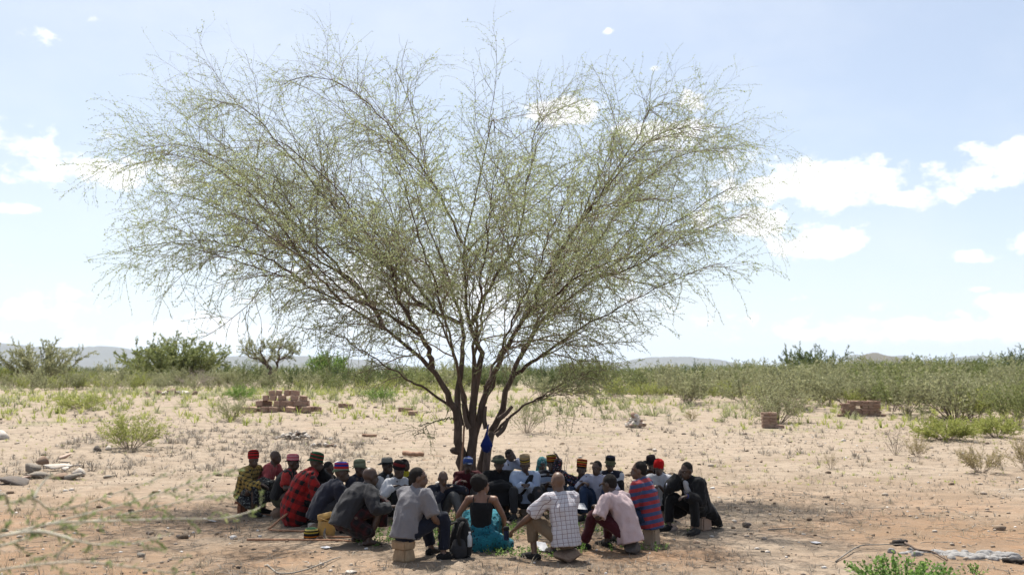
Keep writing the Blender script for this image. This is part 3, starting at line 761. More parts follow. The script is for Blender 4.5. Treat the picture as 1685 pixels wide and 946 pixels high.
C = {
    'black': plain('black cotton', (.016, .016, .018)), 'charcoal': plain('charcoal cotton', (.045, .045, .05)), 'navy': plain('dark navy cotton', (.028, .03, .048)),
    'denim': plain('blue denim', (.03, .055, .12)), 'dkdenim': plain('dark denim', (.014, .018, .034)), 'grey': plain('heather grey jersey', (.27, .262, .28)), 'greytr': plain('grey trousers cloth', (.16, .155, .15)),
    'maroon': plain('maroon cotton', (.10, .012, .018)), 'wine': plain('wine red trousers cloth', (.085, .014, .022)), 'red': plain('red cotton', (.42, .035, .03)), 'rose': plain('faded red cotton', (.45, .09, .10)), 'white': plain('white cotton', (.74, .74, .77)),
    'lblue': plain('pale blue cotton', (.54, .65, .86)), 'lav': plain('lavender cotton', (.55, .56, .70)), 'yellow': plain('yellow cotton', (.72, .62, .04)), 'tan': plain('tan trousers cloth', (.23, .165, .105)), 'olive': plain('olive cloth', (.07, .07, .04)),
    'pink': bands('fine pink striped cotton', [(0, (.72, .53, .53)), (.5, (.76, .61, .62))], .012),
    'check': plaid('white cotton with brown check', (.76, .74, .78), (.68, .65, .71), (.22, .13, .14), .052, .2, .8),
    'ychk': plaid('yellow and black check', (.56, .41, .11), (.035, .03, .022), (.30, .11, .03), .062, .46, .5),
    'tartan': plaid('red and black tartan', (.50, .022, .02), (.02, .018, .02), (.34, .03, .03), .14, .42, .3),
    'rbwrap': plaid('dark red and black wrap', (.05, .012, .014), (.012, .012, .014), (.12, .02, .02), .12, .5, .4),
    'polo': bands('red and blue striped jersey', [(0, (.44, .055, .065)), (.5, (.075, .11, .25))], .098),
    'bwstripe': bands('pale blue and black striped jersey', [(0, (.42, .5, .66)), (.42, (.02, .02, .03)), (.58, (.6, .62, .66)), (.7, (.02, .02, .03)), (.88, (.6, .6, .66))], .17),
    'floral': floral('black floral cotton', (.018, .016, .02), [(.33, .05, .05), (.30, .26, .26), (.06, .07, .16)]),
    'teal': floral('teal printed cloth', (.018, .20, .27), [(.01, .05, .08), (.03, .28, .35)]), 'scarfteal': floral('teal white scarf', (.10, .32, .33), [(.6, .62, .6), (.05, .16, .15)]),
    'ptrn': floral('dark print cloth', (.02, .02, .026), [(.25, .27, .25), (.05, .06, .05)]), 'shoe': plain('dark leather', (.02, .018, .017)), 'blcuff': plain('blue cuff cotton', (.05, .06, .25)),
}
def vec(*a): return np.array(a, float)
class Solid:
    """closed overlapping shapes that a voxel remesh fuses into one skin"""
    def __init__(s): s.g = Geo()
    def chain(s, pts, rad, lat=None, sides=12, flat0=False, flat1=False, sub=3):
        pts = np.asarray(pts, float); rad = np.asarray(rad, float)
        if rad.ndim == 1: rad = np.stack([rad, rad], 1)
        if sub > 1:
            t = np.linspace(0, len(pts) - 1, (len(pts) - 1) * sub + 1); k = np.arange(len(pts))
            pts2 = np.stack([np.interp(t, k, pts[:, i]) for i in range(3)], 1); rad = np.stack([np.interp(t, k, rad[:, i]) for i in range(2)], 1)
            pts = pts2
            if len(pts) > 6:
                q = pts.copy(); q[1:-1] = (pts[:-2] + 2 * pts[1:-1] + pts[2:]) / 4; pts = q
        tan = unit(np.gradient(pts, axis=0))
        P, Rd, T = list(pts), list(rad), list(tan)
        if not flat0:
            P = [pts[0] - tan[0] * rad[0].mean() * .55] + P; Rd = [rad[0] * .8] + Rd; T = [tan[0]] + T
        if not flat1:
            P = P + [pts[-1] + tan[-1] * rad[-1].mean() * .55]; Rd = Rd + [rad[-1] * .8]; T = T + [tan[-1]]
        P, Rd, T = np.array(P), np.array(Rd), np.array(T)
        l = vec(1, 0, 0) if lat is None else np.asarray(lat, float)
        if lat is None and abs(np.dot(T.mean(0), l)) > .85: l = vec(0, 1, 0)
        a = unit(l[None] - T * (T @ l)[:, None]); b = np.cross(T, a)
        th = np.arange(sides) * 2 * np.pi / sides
        ring = P[:, None] + Rd[:, 0][:, None, None] * np.cos(th)[None, :, None] * a[:, None] + Rd[:, 1][:, None, None] * np.sin(th)[None, :, None] * b[:, None]
        n = len(P); v = ring.reshape(-1, 3)
        e0 = P[0] - (0 if flat0 else 1) * T[0] * rad[0].mean() * .4; e1 = P[-1] + (0 if flat1 else 1) * T[-1] * rad[-1].mean() * .4
        v = np.vstack([v, e0, e1]); j = np.arange(sides); j2 = (j + 1) % sides
        q = np.concatenate([np.stack([i * sides + j, i * sides + j2, (i + 1) * sides + j2, (i + 1) * sides + j], 1) for i in range(n - 1)])
        tri = np.concatenate([np.stack([np.full(sides, n * sides), j2, j], 1), np.stack([np.full(sides, n * sides + 1), (n - 1) * sides + j, (n - 1) * sides + j2], 1)])
        s.g.add(v, q); s.g.f.setdefault(3, []).append(tri + s.g.n - len(v))
    def ell(s, c, r, M=None, n=12):
        th = np.linspace(0, np.pi, n // 2 + 1)[1:-1]; ph = np.arange(n) * 2 * np.pi / n
        v = np.stack([np.outer(np.sin(th), np.cos(ph)), np.outer(np.sin(th), np.sin(ph)), np.outer(np.cos(th), np.ones(n))], -1).reshape(-1, 3)
        v = np.vstack([v, [0, 0, 1], [0, 0, -1]]) * np.asarray(r)
        if M is not None: v = v @ np.asarray(M).T
        v = v + c; k = len(th); j = np.arange(n); j2 = (j + 1) % n
        q = np.concatenate([np.stack([i * n + j, (i + 1) * n + j, (i + 1) * n + j2, i * n + j2], 1) for i in range(k - 1)])
        tri = np.concatenate([np.stack([np.full(n, k * n), j, j2], 1), np.stack([np.full(n, k * n + 1), (k - 1) * n + j2, (k - 1) * n + j], 1)])
        s.g.add(v, q); s.g.f.setdefault(3, []).append(tri + s.g.n - len(v))
    def fuse(s, name, voxel, smooth=4, fac=.5, ratio=.26):
        me = s.g.mesh(name)
        o = bpy.data.objects.new('tmp', me); COL.objects.link(o)
        m = o.modifiers.new('r', 'REMESH'); m.mode = 'VOXEL'; m.voxel_size = voxel; m.use_smooth_shade = True
        if smooth:
            k = o.modifiers.new('s', 'SMOOTH'); k.iterations = smooth; k.factor = fac
        if ratio < 1:
            k = o.modifiers.new('d', 'DECIMATE'); k.ratio = ratio
        dg = bpy.context.evaluated_depsgraph_get()
        out = bpy.data.meshes.new_from_object(o.evaluated_get(dg))
        bpy.data.objects.remove(o); bpy.data.meshes.remove(me)
        out.name = name
        out.polygons.foreach_set('use_smooth', np.ones(len(out.polygons), bool))
        return out
def vnoise(v, f, seed):
    r = np.random.default_rng(seed); o = 0
    for k in range(4):
        d = unit(r.normal(0, 1, 3)); e = unit(r.normal(0, 1, 3))
        o = o + np.sin((v @ d) * f * (1 + .45 * k) + r.uniform(0, 6) + 1.6 * np.sin((v @ e) * f * .55 + r.uniform(0, 6))) / (1 + .3 * k)
    return o / 2.2
def wrinkle(me, amp, seed, P0, a2, ang=False):
    n = len(me.vertices); v = np.empty(n * 3, np.float32); nr = np.empty(n * 3, np.float32)
    me.vertices.foreach_get('co', v); me.vertices.foreach_get('normal', nr)
    v = v.reshape(-1, 3).astype(float); nr = nr.reshape(-1, 3)
    rel = v - P0
    tc = np.stack([rel[:, 0], rel[:, 1] * math.cos(a2) - rel[:, 2] * math.sin(a2), rel[:, 1] * math.sin(a2) + rel[:, 2] * math.cos(a2)], 1)
    if ang:
        rr_ = np.hypot(tc[:, 0], tc[:, 1]); tc[:, 0] = np.arctan2(tc[:, 0], -tc[:, 1]) * .16 + (rr_ - .16) * .8; tc[:, 1] = 0
    w = v * np.array([1, 1, .6])
    nz = vnoise(w, 42, seed); rg = 1 - np.abs(vnoise(w, 22, seed + 1)) * 1.7; r2 = 1 - np.abs(vnoise(w * np.array([.7, 1, 1.5]), 27, seed + 2)) * 1.8
    v2 = v + nr * (amp * (.45 * nz + .85 * rg + .65 * r2 - .6))[:, None]
    me.vertices.foreach_set('co', v2.astype(np.float32).ravel())
    a = me.attributes.new('tc', 'FLOAT_VECTOR', 'POINT'); a.data.foreach_set('vector', tc.astype(np.float32).ravel())
    me.update()
def ik(a, b, l1, l2, pole):
    d = np.linalg.norm(b - a); u = (b - a) / d; d = min(d, l1 + l2 - .004); d = max(d, abs(l1 - l2) + .02)
    x = (l1 * l1 - l2 * l2 + d * d) / (2 * d); h = math.sqrt(max(l1 * l1 - x * x, 0))
    p = pole - u * (pole @ u); p = p / max(np.linalg.norm(p), 1e-6)
    return a + u * x + p * h, a + u * d
def lathe(name, prof, sides=28, sy=1.0, wob=0.0, seed=0):
    prof = np.array(prof, float); n = len(prof); th = np.arange(sides) * 2 * np.pi / sides
    r = np.random.default_rng(seed); w = 1 + wob * np.sin(2 * th + r.uniform(0, 6)) + wob * .6 * np.sin(3 * th + r.uniform(0, 6))
    v = np.stack([prof[:, 0][:, None] * np.cos(th)[None] * w[None], prof[:, 0][:, None] * np.sin(th)[None] * sy * w[None], np.repeat(prof[:, 1][:, None], sides, 1) + (prof[:, 0][:, None] > .12) * .018 * np.sin(2 * th + 1)[None]], -1).reshape(-1, 3)
    i = np.arange(n - 1)[:, None] * sides; j = np.arange(sides)[None]; j2 = (j + 1) % sides
    q = np.stack([i + j, i + j2, i + sides + j2, i + sides + j], -1).reshape(-1, 4)
    return mesh_np(name, v, [q], {'tc': v})
def hat_mat(name, stops, h):
    def b(t, m):
        tc = attr(t, 'tc', 'Vector'); z = t.sep(tc)[2]
        f = t.m('DIVIDE', z, h, clamp=True); col = t.vm('MULTIPLY', t.ramp(f, stops, True), (.78, .78, .78))
        n = t.noise(tc, 70, 3)
        principled(t, t.mix(t.mr(n, .3, .7, 0, .35), col, t.vm('MULTIPLY', col, (.55, .55, .55))), .95, n, .5, .01, spec=.15)
    return mat(name, b)
BK, RD, GN, OR_, YL, BL, WH, PK, TN = (.015, .014, .014), (.42, .02, .02), (.02, .06, .03), (.55, .16, .02), (.5, .36, .05), (.02, .03, .22), (.6, .6, .58), (.5, .12, .15), (.30, .22, .13)
def st(cols, reps=1):
    cols = cols * reps; return [(i / len(cols), c) for i, c in enumerate(cols)]
KUFI = [(.094, -.012), (.101, .0), (.104, .03), (.104, .065), (.098, .10), (.082, .126), (.05, .14), (.0, .143)]
FEZ = [(.095, -.008), (.10, .0), (.102, .05), (.104, .10), (.10, .122), (.06, .127), (.0, .126)]
BUCK = [(.128, -.012), (.129, -.006), (.104, .006), (.105, .05), (.101, .095), (.085, .12), (.04, .132), (.0, .133)]
FEDO = [(.168, .012), (.171, .018), (.14, .008), (.105, .012), (.101, .05), (.094, .10), (.085, .118), (.045, .112), (.0, .105)]
HATS = {
    'redblack': (KUFI, st([RD, BK, RD, RD, BK, RD, BK, RD]), .143), 'pinkband': (FEDO and [(.125, .0), (.128, .006), (.104, .012), (.104, .06), (.098, .1), (.07, .115), (.0, .112)], st([BK, PK, (.6, .3, .3), PK, PK, (.55, .3, .32), PK]), .115),
    'greenred': (BUCK, st([GN, GN, (.35, .03, .03), GN, GN, GN, (.35, .03, .03), GN, GN, GN]), .133), 'bluered': ([(.122, -.004), (.123, .002), (.106, .008), (.101, .06), (.092, .115), (.06, .128), (.0, .128)], st([(.12, .16, .10), (.2, .2, .16), RD, RD, BL, BL, RD, BL]), .127),
    'khaki': (BUCK, st([(.15, .16, .10), (.22, .24, .16)], 2), .133), 'greyfedora': (FEDO, st([(.10, .10, .09), BK, (.24, .23, .20), (.26, .25, .22), (.24, .23, .2)]), .118),
    'darkred': (KUFI, st([BK, (.16, .02, .02), BK]), .143), 'furhat': ([(.15, .0), (.16, .02), (.12, .05), (.115, .08), (.07, .11), (.0, .115)], st([(.05, .055, .04), (.12, .13, .09), (.06, .06, .05)]), .115),
    'tanband': (FEZ, st([TN, (.12, .08, .04), YL, BK, TN, (.42, .30, .12), TN]), .127), 'rasta': (FEZ, st([BK, OR_, BK, YL, RD, BK, OR_, GN, YL, BK]), .127), 'orange': ([(r, z * 1.12) for r, z in FEZ], st([BK, OR_, BK, RD, OR_, BK, YL, RD, BK, OR_]), .142),
    'brimgreen': (BUCK, st([(.12, .12, .07), (.16, .15, .09), BK, BK, (.03, .03, .05)]), .133), 'darkfedora': (FEDO, st([BK, (.03, .02, .022), (.04, .025, .028)]), .118), 'redcap': ([(.10, -.03), (.104, .0), (.104, .04), (.09, .085), (.055, .11), (.0, .118)], st([(.5, .012, .012)]), .118),
    'bluecap': ([(.10, -.02), (.104, .0), (.103, .045), (.088, .085), (.05, .108), (.0, .114)], st([(.04, .07, .22), (.05, .085, .26), (.05, .085, .26), (.35, .38, .45), (.05, .08, .25)]), .114),
}
eye_me = None
def person(label, hx, hy, D, heading, lean=18, slouch=14, yaw=0, pitch=8, feet=((-.16, .36), (.16, .36)), hands=('hang', 'hang'), top='charcoal', sleeve=1.0, bottom='black', btype='trousers',
           shoes='shoe', hat=None, hair=True, skin='d', size=1.0, near=False, seatkind=None, seatlabel=None, seat=None, hem=.015, fit=.02, wrap=None, vest=None, coat=None, tilt=0.0, twist=0.0, seed=1, eyes=None, collar=True, handaim=None, cuffs=None):
    k = size * (.93 if D > 15.4 else 1.0); h = R(heading); fw = vec(math.sin(h), math.cos(h)); rt = vec(math.cos(h), -math.sin(h))
    a1, a2, a3 = R(lean) * .55, R(lean), R(lean + slouch)
    up = lambda a: vec(0, math.sin(a), math.cos(a))
    tl = vec(math.sin(R(tilt)), 0, 0)
    def spine(sz):
        P0 = vec(0, 0, sz + .09); P1 = P0 + .155 * k * (up(a1) + tl); P2 = P1 + .175 * k * (up(a2) + tl); P3 = P2 + .165 * k * (up(a3) + tl)
        N = P3 + .066 * k * up(a3 * .55) + .01 * tl; Hc = N + k * (.075 * up(R(pitch) * .4) + vec(0, .022, 0))
        return P0, P1, P2, P3, N, Hc
    P0, P1, P2, P3, N, Hc = spine(0.)
    for _ in range(2):
        off = rt * Hc[0] + fw * Hc[1]
        tgt = at(hx, hy, D + off[1]); base = vec(tgt[0] - off[0], D, 0); base[2] = float(hgt(base[0], base[1]))
    sz = float(np.clip(tgt[2] - base[2] - Hc[2], .02, .62)) if seat is None else seat
    P0, P1, P2, P3, N, Hc = spine(sz)
    # head frame
    cy, sy_ = math.cos(R(-yaw)), math.sin(R(-yaw)); Rz = np.array([[cy, -sy_, 0], [sy_, cy, 0], [0, 0, 1]])
    cp, sp = math.cos(R(-pitch)), math.sin(R(-pitch)); Rx = np.array([[1, 0, 0], [0, cp, -sp], [0, sp, cp]])
    HM = Rz @ Rx; hd = lambda x, y, z: Hc + k * (HM @ vec(x, y, z))
    # shoulders, arms, legs
    ct, s_t = math.cos(R(-twist)), math.sin(R(-twist))
    sh = {}
    for sgn in (-1, 1):
        o = vec(sgn * .178 * k, -.01 + .02, 0); o = vec(o[0] * ct - o[1] * s_t, o[0] * s_t + o[1] * ct, 0)
        sh[sgn] = P3 - .045 * k * up(a3) + o
    leg = {}
    for sgn, ft in zip((-1, 1), feet):
        hip = P0 + vec(sgn * .092 * k, .03, 0); an = vec(ft[0], ft[1], .085 if len(ft) < 3 else ft[2])
        kn, an = ik(hip, an, .43 * k, .42 * k, vec(sgn * .22, .55, 1.0)); an[2] = max(an[2], .075)
        leg[sgn] = (hip, kn, an)
    arm = {}; hdir = {}
    for i, sgn in enumerate((-1, 1)):
        t = hands[i]; kn = leg[sgn][1]
        if t == 'hang': w = kn + vec(-sgn * .05, .10, .035)
        elif t == 'knee': w = kn + vec(0, -.03, .085)
        elif t == 'clasp': w = (leg[-1][1] + leg[1][1]) / 2 + vec(sgn * .045, -.02, .06)
        elif t == 'chin': w = hd(sgn * .035, .13, -.19)
        elif t == 'temple': w = hd(sgn * .12, .06, -.07)
        elif t == 'shin': w = kn + vec(0, .07, -.16)
        else: w = vec(*t)
        el, w = ik(sh[sgn], w, .285 * k, .255 * k, (vec(sgn * .35, -.35, -1) if t in ('clasp', 'hang') else vec(sgn * .75, -.45, -.75)) if t not in ('chin', 'temple') else vec(sgn * .5, .3, -1))
        arm[sgn] = (sh[sgn], el, w)
        d = unit(w - el); d = unit(d + vec(0, .1, -.55)) if t in ('hang', 'knee', 'clasp', 'shin') else d
        if t == 'chin': d = unit(vec(-sgn * .1, -.2, 1))
        if t == 'temple': d = unit(vec(-sgn * .25, -.35, 1))
        if handaim and handaim[i] is not None: d = unit(vec(*handaim[i]))
        hdir[sgn] = d
    B = Solid()
    lat = vec(ct, s_t, 0)
    B.chain([P0, P1, P2, P3], np.array([[.15, .11], [.13, .098], [.15, .105], [.075, .065]]) * k, lat)
    B.chain([P3 - .03 * up(a3), N, Hc + vec(0, -.01, -.04) * k], np.array([.066, .056, .056]) * k)
    B.ell(hd(0, -.008, .028), vec(.076, .096, .093) * k, HM, 16)
    B.ell(hd(0, .028, -.045), vec(.060, .068, .078) * k, HM, 14)
    B.ell(hd(0, .068, -.088), vec(.036, .03, .026) * k, HM)          # chin
    B.chain([hd(0, .088, .012), hd(0, .108, -.022), hd(0, .102, -.032)], np.array([.011, .017, .02]) * k, sub=1, sides=8)   # nose
    B.chain([hd(-.026, .094, -.058), hd(0, .104, -.056), hd(.026, .094, -.058)], np.array([.010, .0145, .010]) * k, sub=1, sides=8)   # mouth
    B.chain([hd(-.05, .078, .026), hd(0, .094, .028), hd(.05, .078, .026)], np.array([.012, .013, .012]) * k, sub=1, sides=8)   # brow
    for sgn in (-1, 1):
        B.ell(hd(sgn * .080, -.004, -.012), vec(.012, .022, .034) * k, HM, 8)
        s_, e_, w_ = arm[sgn]
        B.ell(s_, vec(.06, .06, .06) * k)
        B.chain([P3 - .02 * up(a3), s_], np.array([.06, .055]) * k)
        B.chain([s_, (s_ + e_) / 2, e_, e_ + (w_ - e_) * .3, w_], np.array([.052, .046, .037, .041, .026]) * k)
        d = hdir[sgn]; sd_ = unit(np.cross(d, vec(0, 0, 1)) if abs(d[2]) < .9 else vec(1, 0, 0)); nrm = np.cross(sd_, d)
        if nrm[2] > 0: nrm = -nrm
        pc = w_ + d * .05 * k
        B.chain([w_, w_ + d * .035 * k, w_ + d * .085 * k], np.array([[.028, .021], [.04, .017], [.041, .015]]) * k, sd_)
        for q, (o, ln) in enumerate(((-.031, .068), (-.0105, .08), (.0105, .076), (.031, .06))):
            f0 = w_ + d * .08 * k + sd_ * o * k; f1 = f0 + (d * .9 + nrm * .35) * ln * .55 * k; f2 = f1 + (d * .5 + nrm * .85) * ln * .5 * k
            B.chain([f0, f1, f2], np.array([.0098, .009, .0078]) * k, sub=1, sides=7)
        f0 = w_ + d * .028 * k - sd_ * sgn * .03 * k; f1 = f0 + (d * .6 - sd_ * sgn * .75) * .04 * k; f2 = f1 + (d * .85 + nrm * .4) * .032 * k
        B.chain([f0, f1, f2], np.array([.013, .011, .009]) * k, sub=1, sides=7)
        hp, kn, an = leg[sgn]
        B.chain([hp, (hp + kn) / 2, kn, kn + (an - kn) * .3, kn + (an - kn) * .65, an], np.array([.082, .07, .054, .054, .042, .034]) * k)
        toe = unit(vec(sgn * .22, 1, 0)); f = an - vec(0, 0, an[2])
        B.chain([f - toe * .055 + vec(0, 0, .04), f + toe * .03 + vec(0, 0, .045), f + toe * .12 + vec(0, 0, .03), f + toe * .175 + vec(0, 0, .02)], np.array([[.036, .036], [.04, .042], [.045, .026], [.036, .016]]) * k, np.cross(toe, vec(0, 0, 1)))
        B.chain([an, f + vec(0, 0, .045)], np.array([.036, .04]) * k)
        leg[sgn] = (hp, kn, an, toe, f)
    body = B.fuse('person_body', .0105 if near else .0125, 3)
    po = link('person', body, SK[skin], None, base, (0, 0, -h)); tag(po, label, 'person')
    vox = .013 if near else .0155
    def garment(name, sol, m, amp, vx=vox, smooth=4):
        me = sol.fuse(name, vx, smooth, ratio=.36); wrinkle(me, amp, seed * 13 + len(name), P0, a2, m in ('check', 'ychk'))
        return link(name, me, C[m] if isinstance(m, str) else m, po)
    # upper garment
    def shirt_solid(extra, slv, hem_, body_only=False):
        T = Solid(); e = extra
        lo = P0 - up(a1) * hem_
        T.chain([lo, P0, P1, P2, P3 - .03 * up(a3), P3 + .012 * up(a3)], np.array([[.166 + e, .135 + e], [.164 + e, .132 + e], [.146 + e, .116 + e], [.158 + e, .116 + e], [.108 + e, .078 + e], [.066 + e * .3, .062 + e * .3]]) * k, lat, 18, flat0=True)
        for sgn in (-1, 1):
            s_, e_, w_ = arm[sgn]
            T.chain([P3 - .03 * up(a3) + vec(sgn * .03, 0, 0), s_ + vec(0, 0, .006)], np.array([.058 + e * .5, .058 + e * .6]) * k)
            T.chain([P2, s_ - vec(sgn * .03, 0, .03)], np.array([.095 + e, .062 + e]) * k)
            if slv <= 0 or body_only: continue
            if slv <= 1 and slv < .75:
                en = s_ + (e_ - s_) * min(1, slv / .5)
                T.chain([s_, (s_ + en) / 2, en], np.array([.066 + e, .066 + e, .064 + e]) * k, flat1=True)
            else:
                en = e_ + (w_ - e_) * (slv - .5) * 2 * .97
                T.chain([s_, (s_ + e_) / 2, e_, (e_ + en) / 2, en], np.array([.064 + e, .06 + e, .052 + e, .047 + e, .040 + e]) * k, flat1=True)
        if collar: T.chain([P3 - .01 * up(a3), P3 + .035 * up(a3 * .7)], np.array([.072, .070]) * k, flat1=True)
        return T
    if top: garment('shirt', shirt_solid(fit, sleeve, hem), top, .0115)
    if vest: garment('vest', shirt_solid(fit + .014, 0, hem * .7), vest, .007)
    if coat:
        T = shirt_solid(fit + .022, 1.0, .02)
        T.chain([P1, P0 + vec(0, -.06, 0), vec(.0, -.16, max(sz - .02, .12)), vec(.06, -.24, .12)], np.array([[.18, .14], [.21, .15], [.25, .09], [.26, .05]]), lat, 18)
        T.chain([P2 + vec(.06, .03, 0), P0 + vec(.17, .10, .02), leg[1][1] * .6 + P0 * .4 + vec(.12, 0, -.16)], np.array([[.1, .1], [.08, .12], [.05, .13]]), lat)
        garment('coat', T, coat, .012)
    # lower garment
    if btype:
        T = Solid(); T.chain([P0 - vec(0, .01, .03), P0 + up(a1) * .05], np.array([[.152, .115], [.145, .105]]) * k, lat, 18)
        if btype in ('trousers', 'shorts', 'capri'):
            for sgn in (-1, 1):
                hp, kn, an = leg[sgn][:3]
                if btype == 'shorts': T.chain([hp, (hp + kn) / 2, hp + (kn - hp) * .86], np.array([.105, .1, .092]) * k, flat1=True)
                else:
                    en = kn + (an - kn) * (.93 if btype == 'trousers' else .72)
                    T.chain([hp, (hp + kn) / 2, kn, (kn + en) / 2, en], np.array([.102, .09, .076, .07, .064]) * k, flat1=True)
        else:   # cloth wrapped round both thighs and hanging over the knees
            km = (leg[-1][1] + leg[1][1]) / 2; kw = abs(leg[1][1][0] - leg[-1][1][0]) / 2 + .085
            dn = vec(0, .045, -1); drop = max(.05, min(km[2] - .16, .26))
            T.chain([P0, (P0 + km) / 2 - vec(0, 0, .01), km], np.array([[.17, .12], [(kw + .17) / 2, .10], [kw, .085]]) * k, lat, 18)
            T.chain([km, km + dn * drop * .5, km + dn * drop], np.array([[kw, .08], [kw * .98, .085], [kw * .95, .08]]) * k, lat, 18, flat1=True)
            T.chain([P0 - vec(0, .02, 0), (P0 * .5 + km * .5) * vec(1, 1, .3) + vec(0, 0, .08)], np.array([[.18, .12], [kw * .95, .12]]) * k, lat, 18)
        garment({'wrap': 'skirt'}.get(btype, btype if btype != 'capri' else 'trousers'), T, bottom, .010)
    if wrap:   # blanket over the shoulders
        T = Solid()
        T.chain([P3 - .01 * up(a3), P2 - vec(0, .02, 0), P1 - vec(0, .04, .02), P0 - vec(0, .05, .06), vec(0, -.04, max(.1, sz * .6))], np.array([[.12, .10], [.235, .165], [.25, .19], [.27, .23], [.26, .22]]) * k, lat, 20)
        s_, e_, w_ = arm[1]; T.chain([P3 - .03 * up(a3), s_ + vec(.01, 0, 0), (s_ + e_) / 2 + vec(.02, 0, 0), e_ + vec(.02, 0, -.02), e_ * .6 + w_ * .4], np.array([.07, .095, .1, .095, .075]) * k)
        kn = leg[1][1]; T.chain([P1, (P1 + kn) / 2, kn + vec(.03, -.04, 0), kn + vec(.02, -.03, -.2)], np.array([.17, .15, .115, .1]) * k)
        T.chain([P3 + vec(-.06, .03, -.02), P2 + vec(-.1, .08, 0), P1 + vec(-.05, .13, 0)], np.array([.05, .07, .07]) * k)
        garment('blanket', T, wrap, .014)
    if cuffs:
        T = Solid()
        for sgn in (-1, 1):
            e_, w_ = arm[sgn][1:]; T.chain([e_ + (w_ - e_) * .78, w_], np.array([.05, .047]), flat0=True, flat1=True)
        garment('cuffs', T, cuffs, .002)
    if shoes:
        for sgn in (-1, 1):
            T = Solid(); an, toe, f = leg[sgn][2:]
            T.chain([f - toe * .065 + vec(0, 0, .035), f + toe * .03 + vec(0, 0, .045), f + toe * .13 + vec(0, 0, .034), f + toe * .195 + vec(0, 0, .028)], np.array([[.044, .04], [.048, .052], [.053, .036], [.042, .027]]) * k, np.cross(toe, vec(0, 0, 1)))
            T.chain([f - toe * .07 + vec(0, 0, .012), f + toe * .2 + vec(0, 0, .012)], np.array([[.046, .012], [.05, .012]]) * k, np.cross(toe, vec(0, 0, 1)))
            garment('shoe', T, shoes, .001, .0115, 2)
    HR = Matrix(HM.tolist()).to_4x4()
    if hat:
        prof, stops, hh = HATS[hat]
        me = bpy.data.meshes.get('hat_' + hat) or lathe('hat_' + hat, prof, 28, 1.17, .012 if hat in ('bluecap', 'redcap') else .02, len(hat))
        o = link('hat', me, hat_mat('hat ' + hat, stops, hh), po)
        o.matrix_local = Matrix.Translation(hd(0, -.008, .042).tolist()) @ HR @ Matrix.Rotation(R(6 + 9 * math.sin(seed * 7.3)), 4, 'X') @ Matrix.Rotation(R(8 * math.sin(seed * 3.1)), 4, 'Y') @ Matrix.Diagonal((k * .87, k * .90, k, 1))
        if hat == 'bluecap':
            V = Solid(); V.chain([vec(0, .07, 0), vec(0, .14, -.008), vec(0, .185, -.022)], np.array([[.085, .008], [.085, .007], [.06, .006]]), vec(1, 0, 0))
            vm = V.fuse('visor', .006, 2); v_ = link('visor', vm, C['denim'], o)
    elif hair:
        Hs = Solid()
        if hair == 'afro':
            Hs.ell(hd(0, -.04, .045), vec(.108, .122, .118), HM, 16); Hs.ell(hd(0, -.10, .065), vec(.095, .09, .095), HM, 16); Hs.ell(hd(0, -.085, -.03), vec(.075, .06, .06), HM, 14)
            me = Hs.fuse('hair', .011, 3); wrinkle(me, .011, seed, P0, a2)
        else:
            Hs.ell(hd(0, -.017, .036), vec(.0795, .094, .0915) * k, HM, 18); Hs.ell(hd(0, -.045, -.02), vec(.066, .056, .05) * k, HM, 14)
            me = Hs.fuse('hair', .010, 3)
        link('hair', me, MAT['hair'], po)
    if eyes is None: eyes = math.cos(h + R(yaw)) < .5
    if eyes:
        global eye_me
        if eye_me is None:
            E = Geo(); s = Solid(); s.ell(vec(0, 0, 0), vec(.0115, .0115, .0115), None, 10)
            eye_me = s.g.mesh('eye')
            def em(t, m):
                y = t.sep(t.n('ShaderNodeTexCoord').outputs['Object'])[1]
                principled(t, t.mix(t.m('GREATER_THAN', y, .0085), (.16, .135, .12), (.008, .007, .006)), .25, spec=.5)
            eye_me.materials.append(mat('eye', em))
        for sgn in (-1, 1):
            o = link('eye', eye_me, None, po); o.matrix_local = Matrix.Translation(hd(sgn * .031, .083, .004).tolist()) @ HR
    return dict(obj=po, garment=garment, sp=(P0, P1, P2, P3, N), up=up, a=(a1, a2, a3), hd=hd, HM=HM, base=base, seat=sz, arm=arm, leg=leg, heading=h, Hc=Hc, P0=P0, hdir=hdir)

PPL = {}
def Pn(key, *a, **k):
    k.setdefault('seed', len(PPL) + 1); PPL[key] = person(*a, **k)
# left arc
Pn('ychk', 'man in yellow and black checked shirt and red striped cap, leftmost of the circle', 417, 757, 16.4, 115, lean=16, slouch=10, yaw=15, pitch=10, hands=((-.36, .02, .40), 'hang'), top='ychk', sleeve=1.0, bottom='ptrn', btype='wrap', hat='redblack', fit=.035, feet=((-.14, .26), (.14, .3)), hem=.04, seatkind='stool')
Pn('rosy', 'bald man in faded red shirt sitting second from the left', 453, 752, 16.7, 100, lean=20, slouch=14, yaw=0, pitch=5, top='rose', sleeve=.45, bottom='black', btype='shorts', hair=False, shoes='shoe', hands=('hang', ((.25, .42, .52))), feet=((-.14, .32), (.15, .34)))
Pn('pinkhat', 'man in red shirt and pink striped hat, third from the left', 482, 762, 16.0, 92, lean=20, slouch=12, pitch=8, top='red', sleeve=.4, bottom='olive', btype='wrap', hat='pinkband', feet=((-.15, .34), (.15, .34)), hands=('hang', 'knee'), vest='black')
Pn('tartan', 'man wrapped in a red and black tartan blanket, dark green hat', 520, 762, 15.3, 80, lean=22, slouch=16, yaw=4, pitch=12, top='black', bottom='black', hat='greenred', wrap='tartan', hands=('temple', 'hang'), feet=((-.12, .26), (.12, .22)), near=True)
Pn('darkbare', 'bareheaded person in black half hidden right of the tartan blanket', 541, 771, 16.2, 115, lean=20, slouch=14, pitch=10, top='black', bottom='black', hands=('clasp', 'chin'))
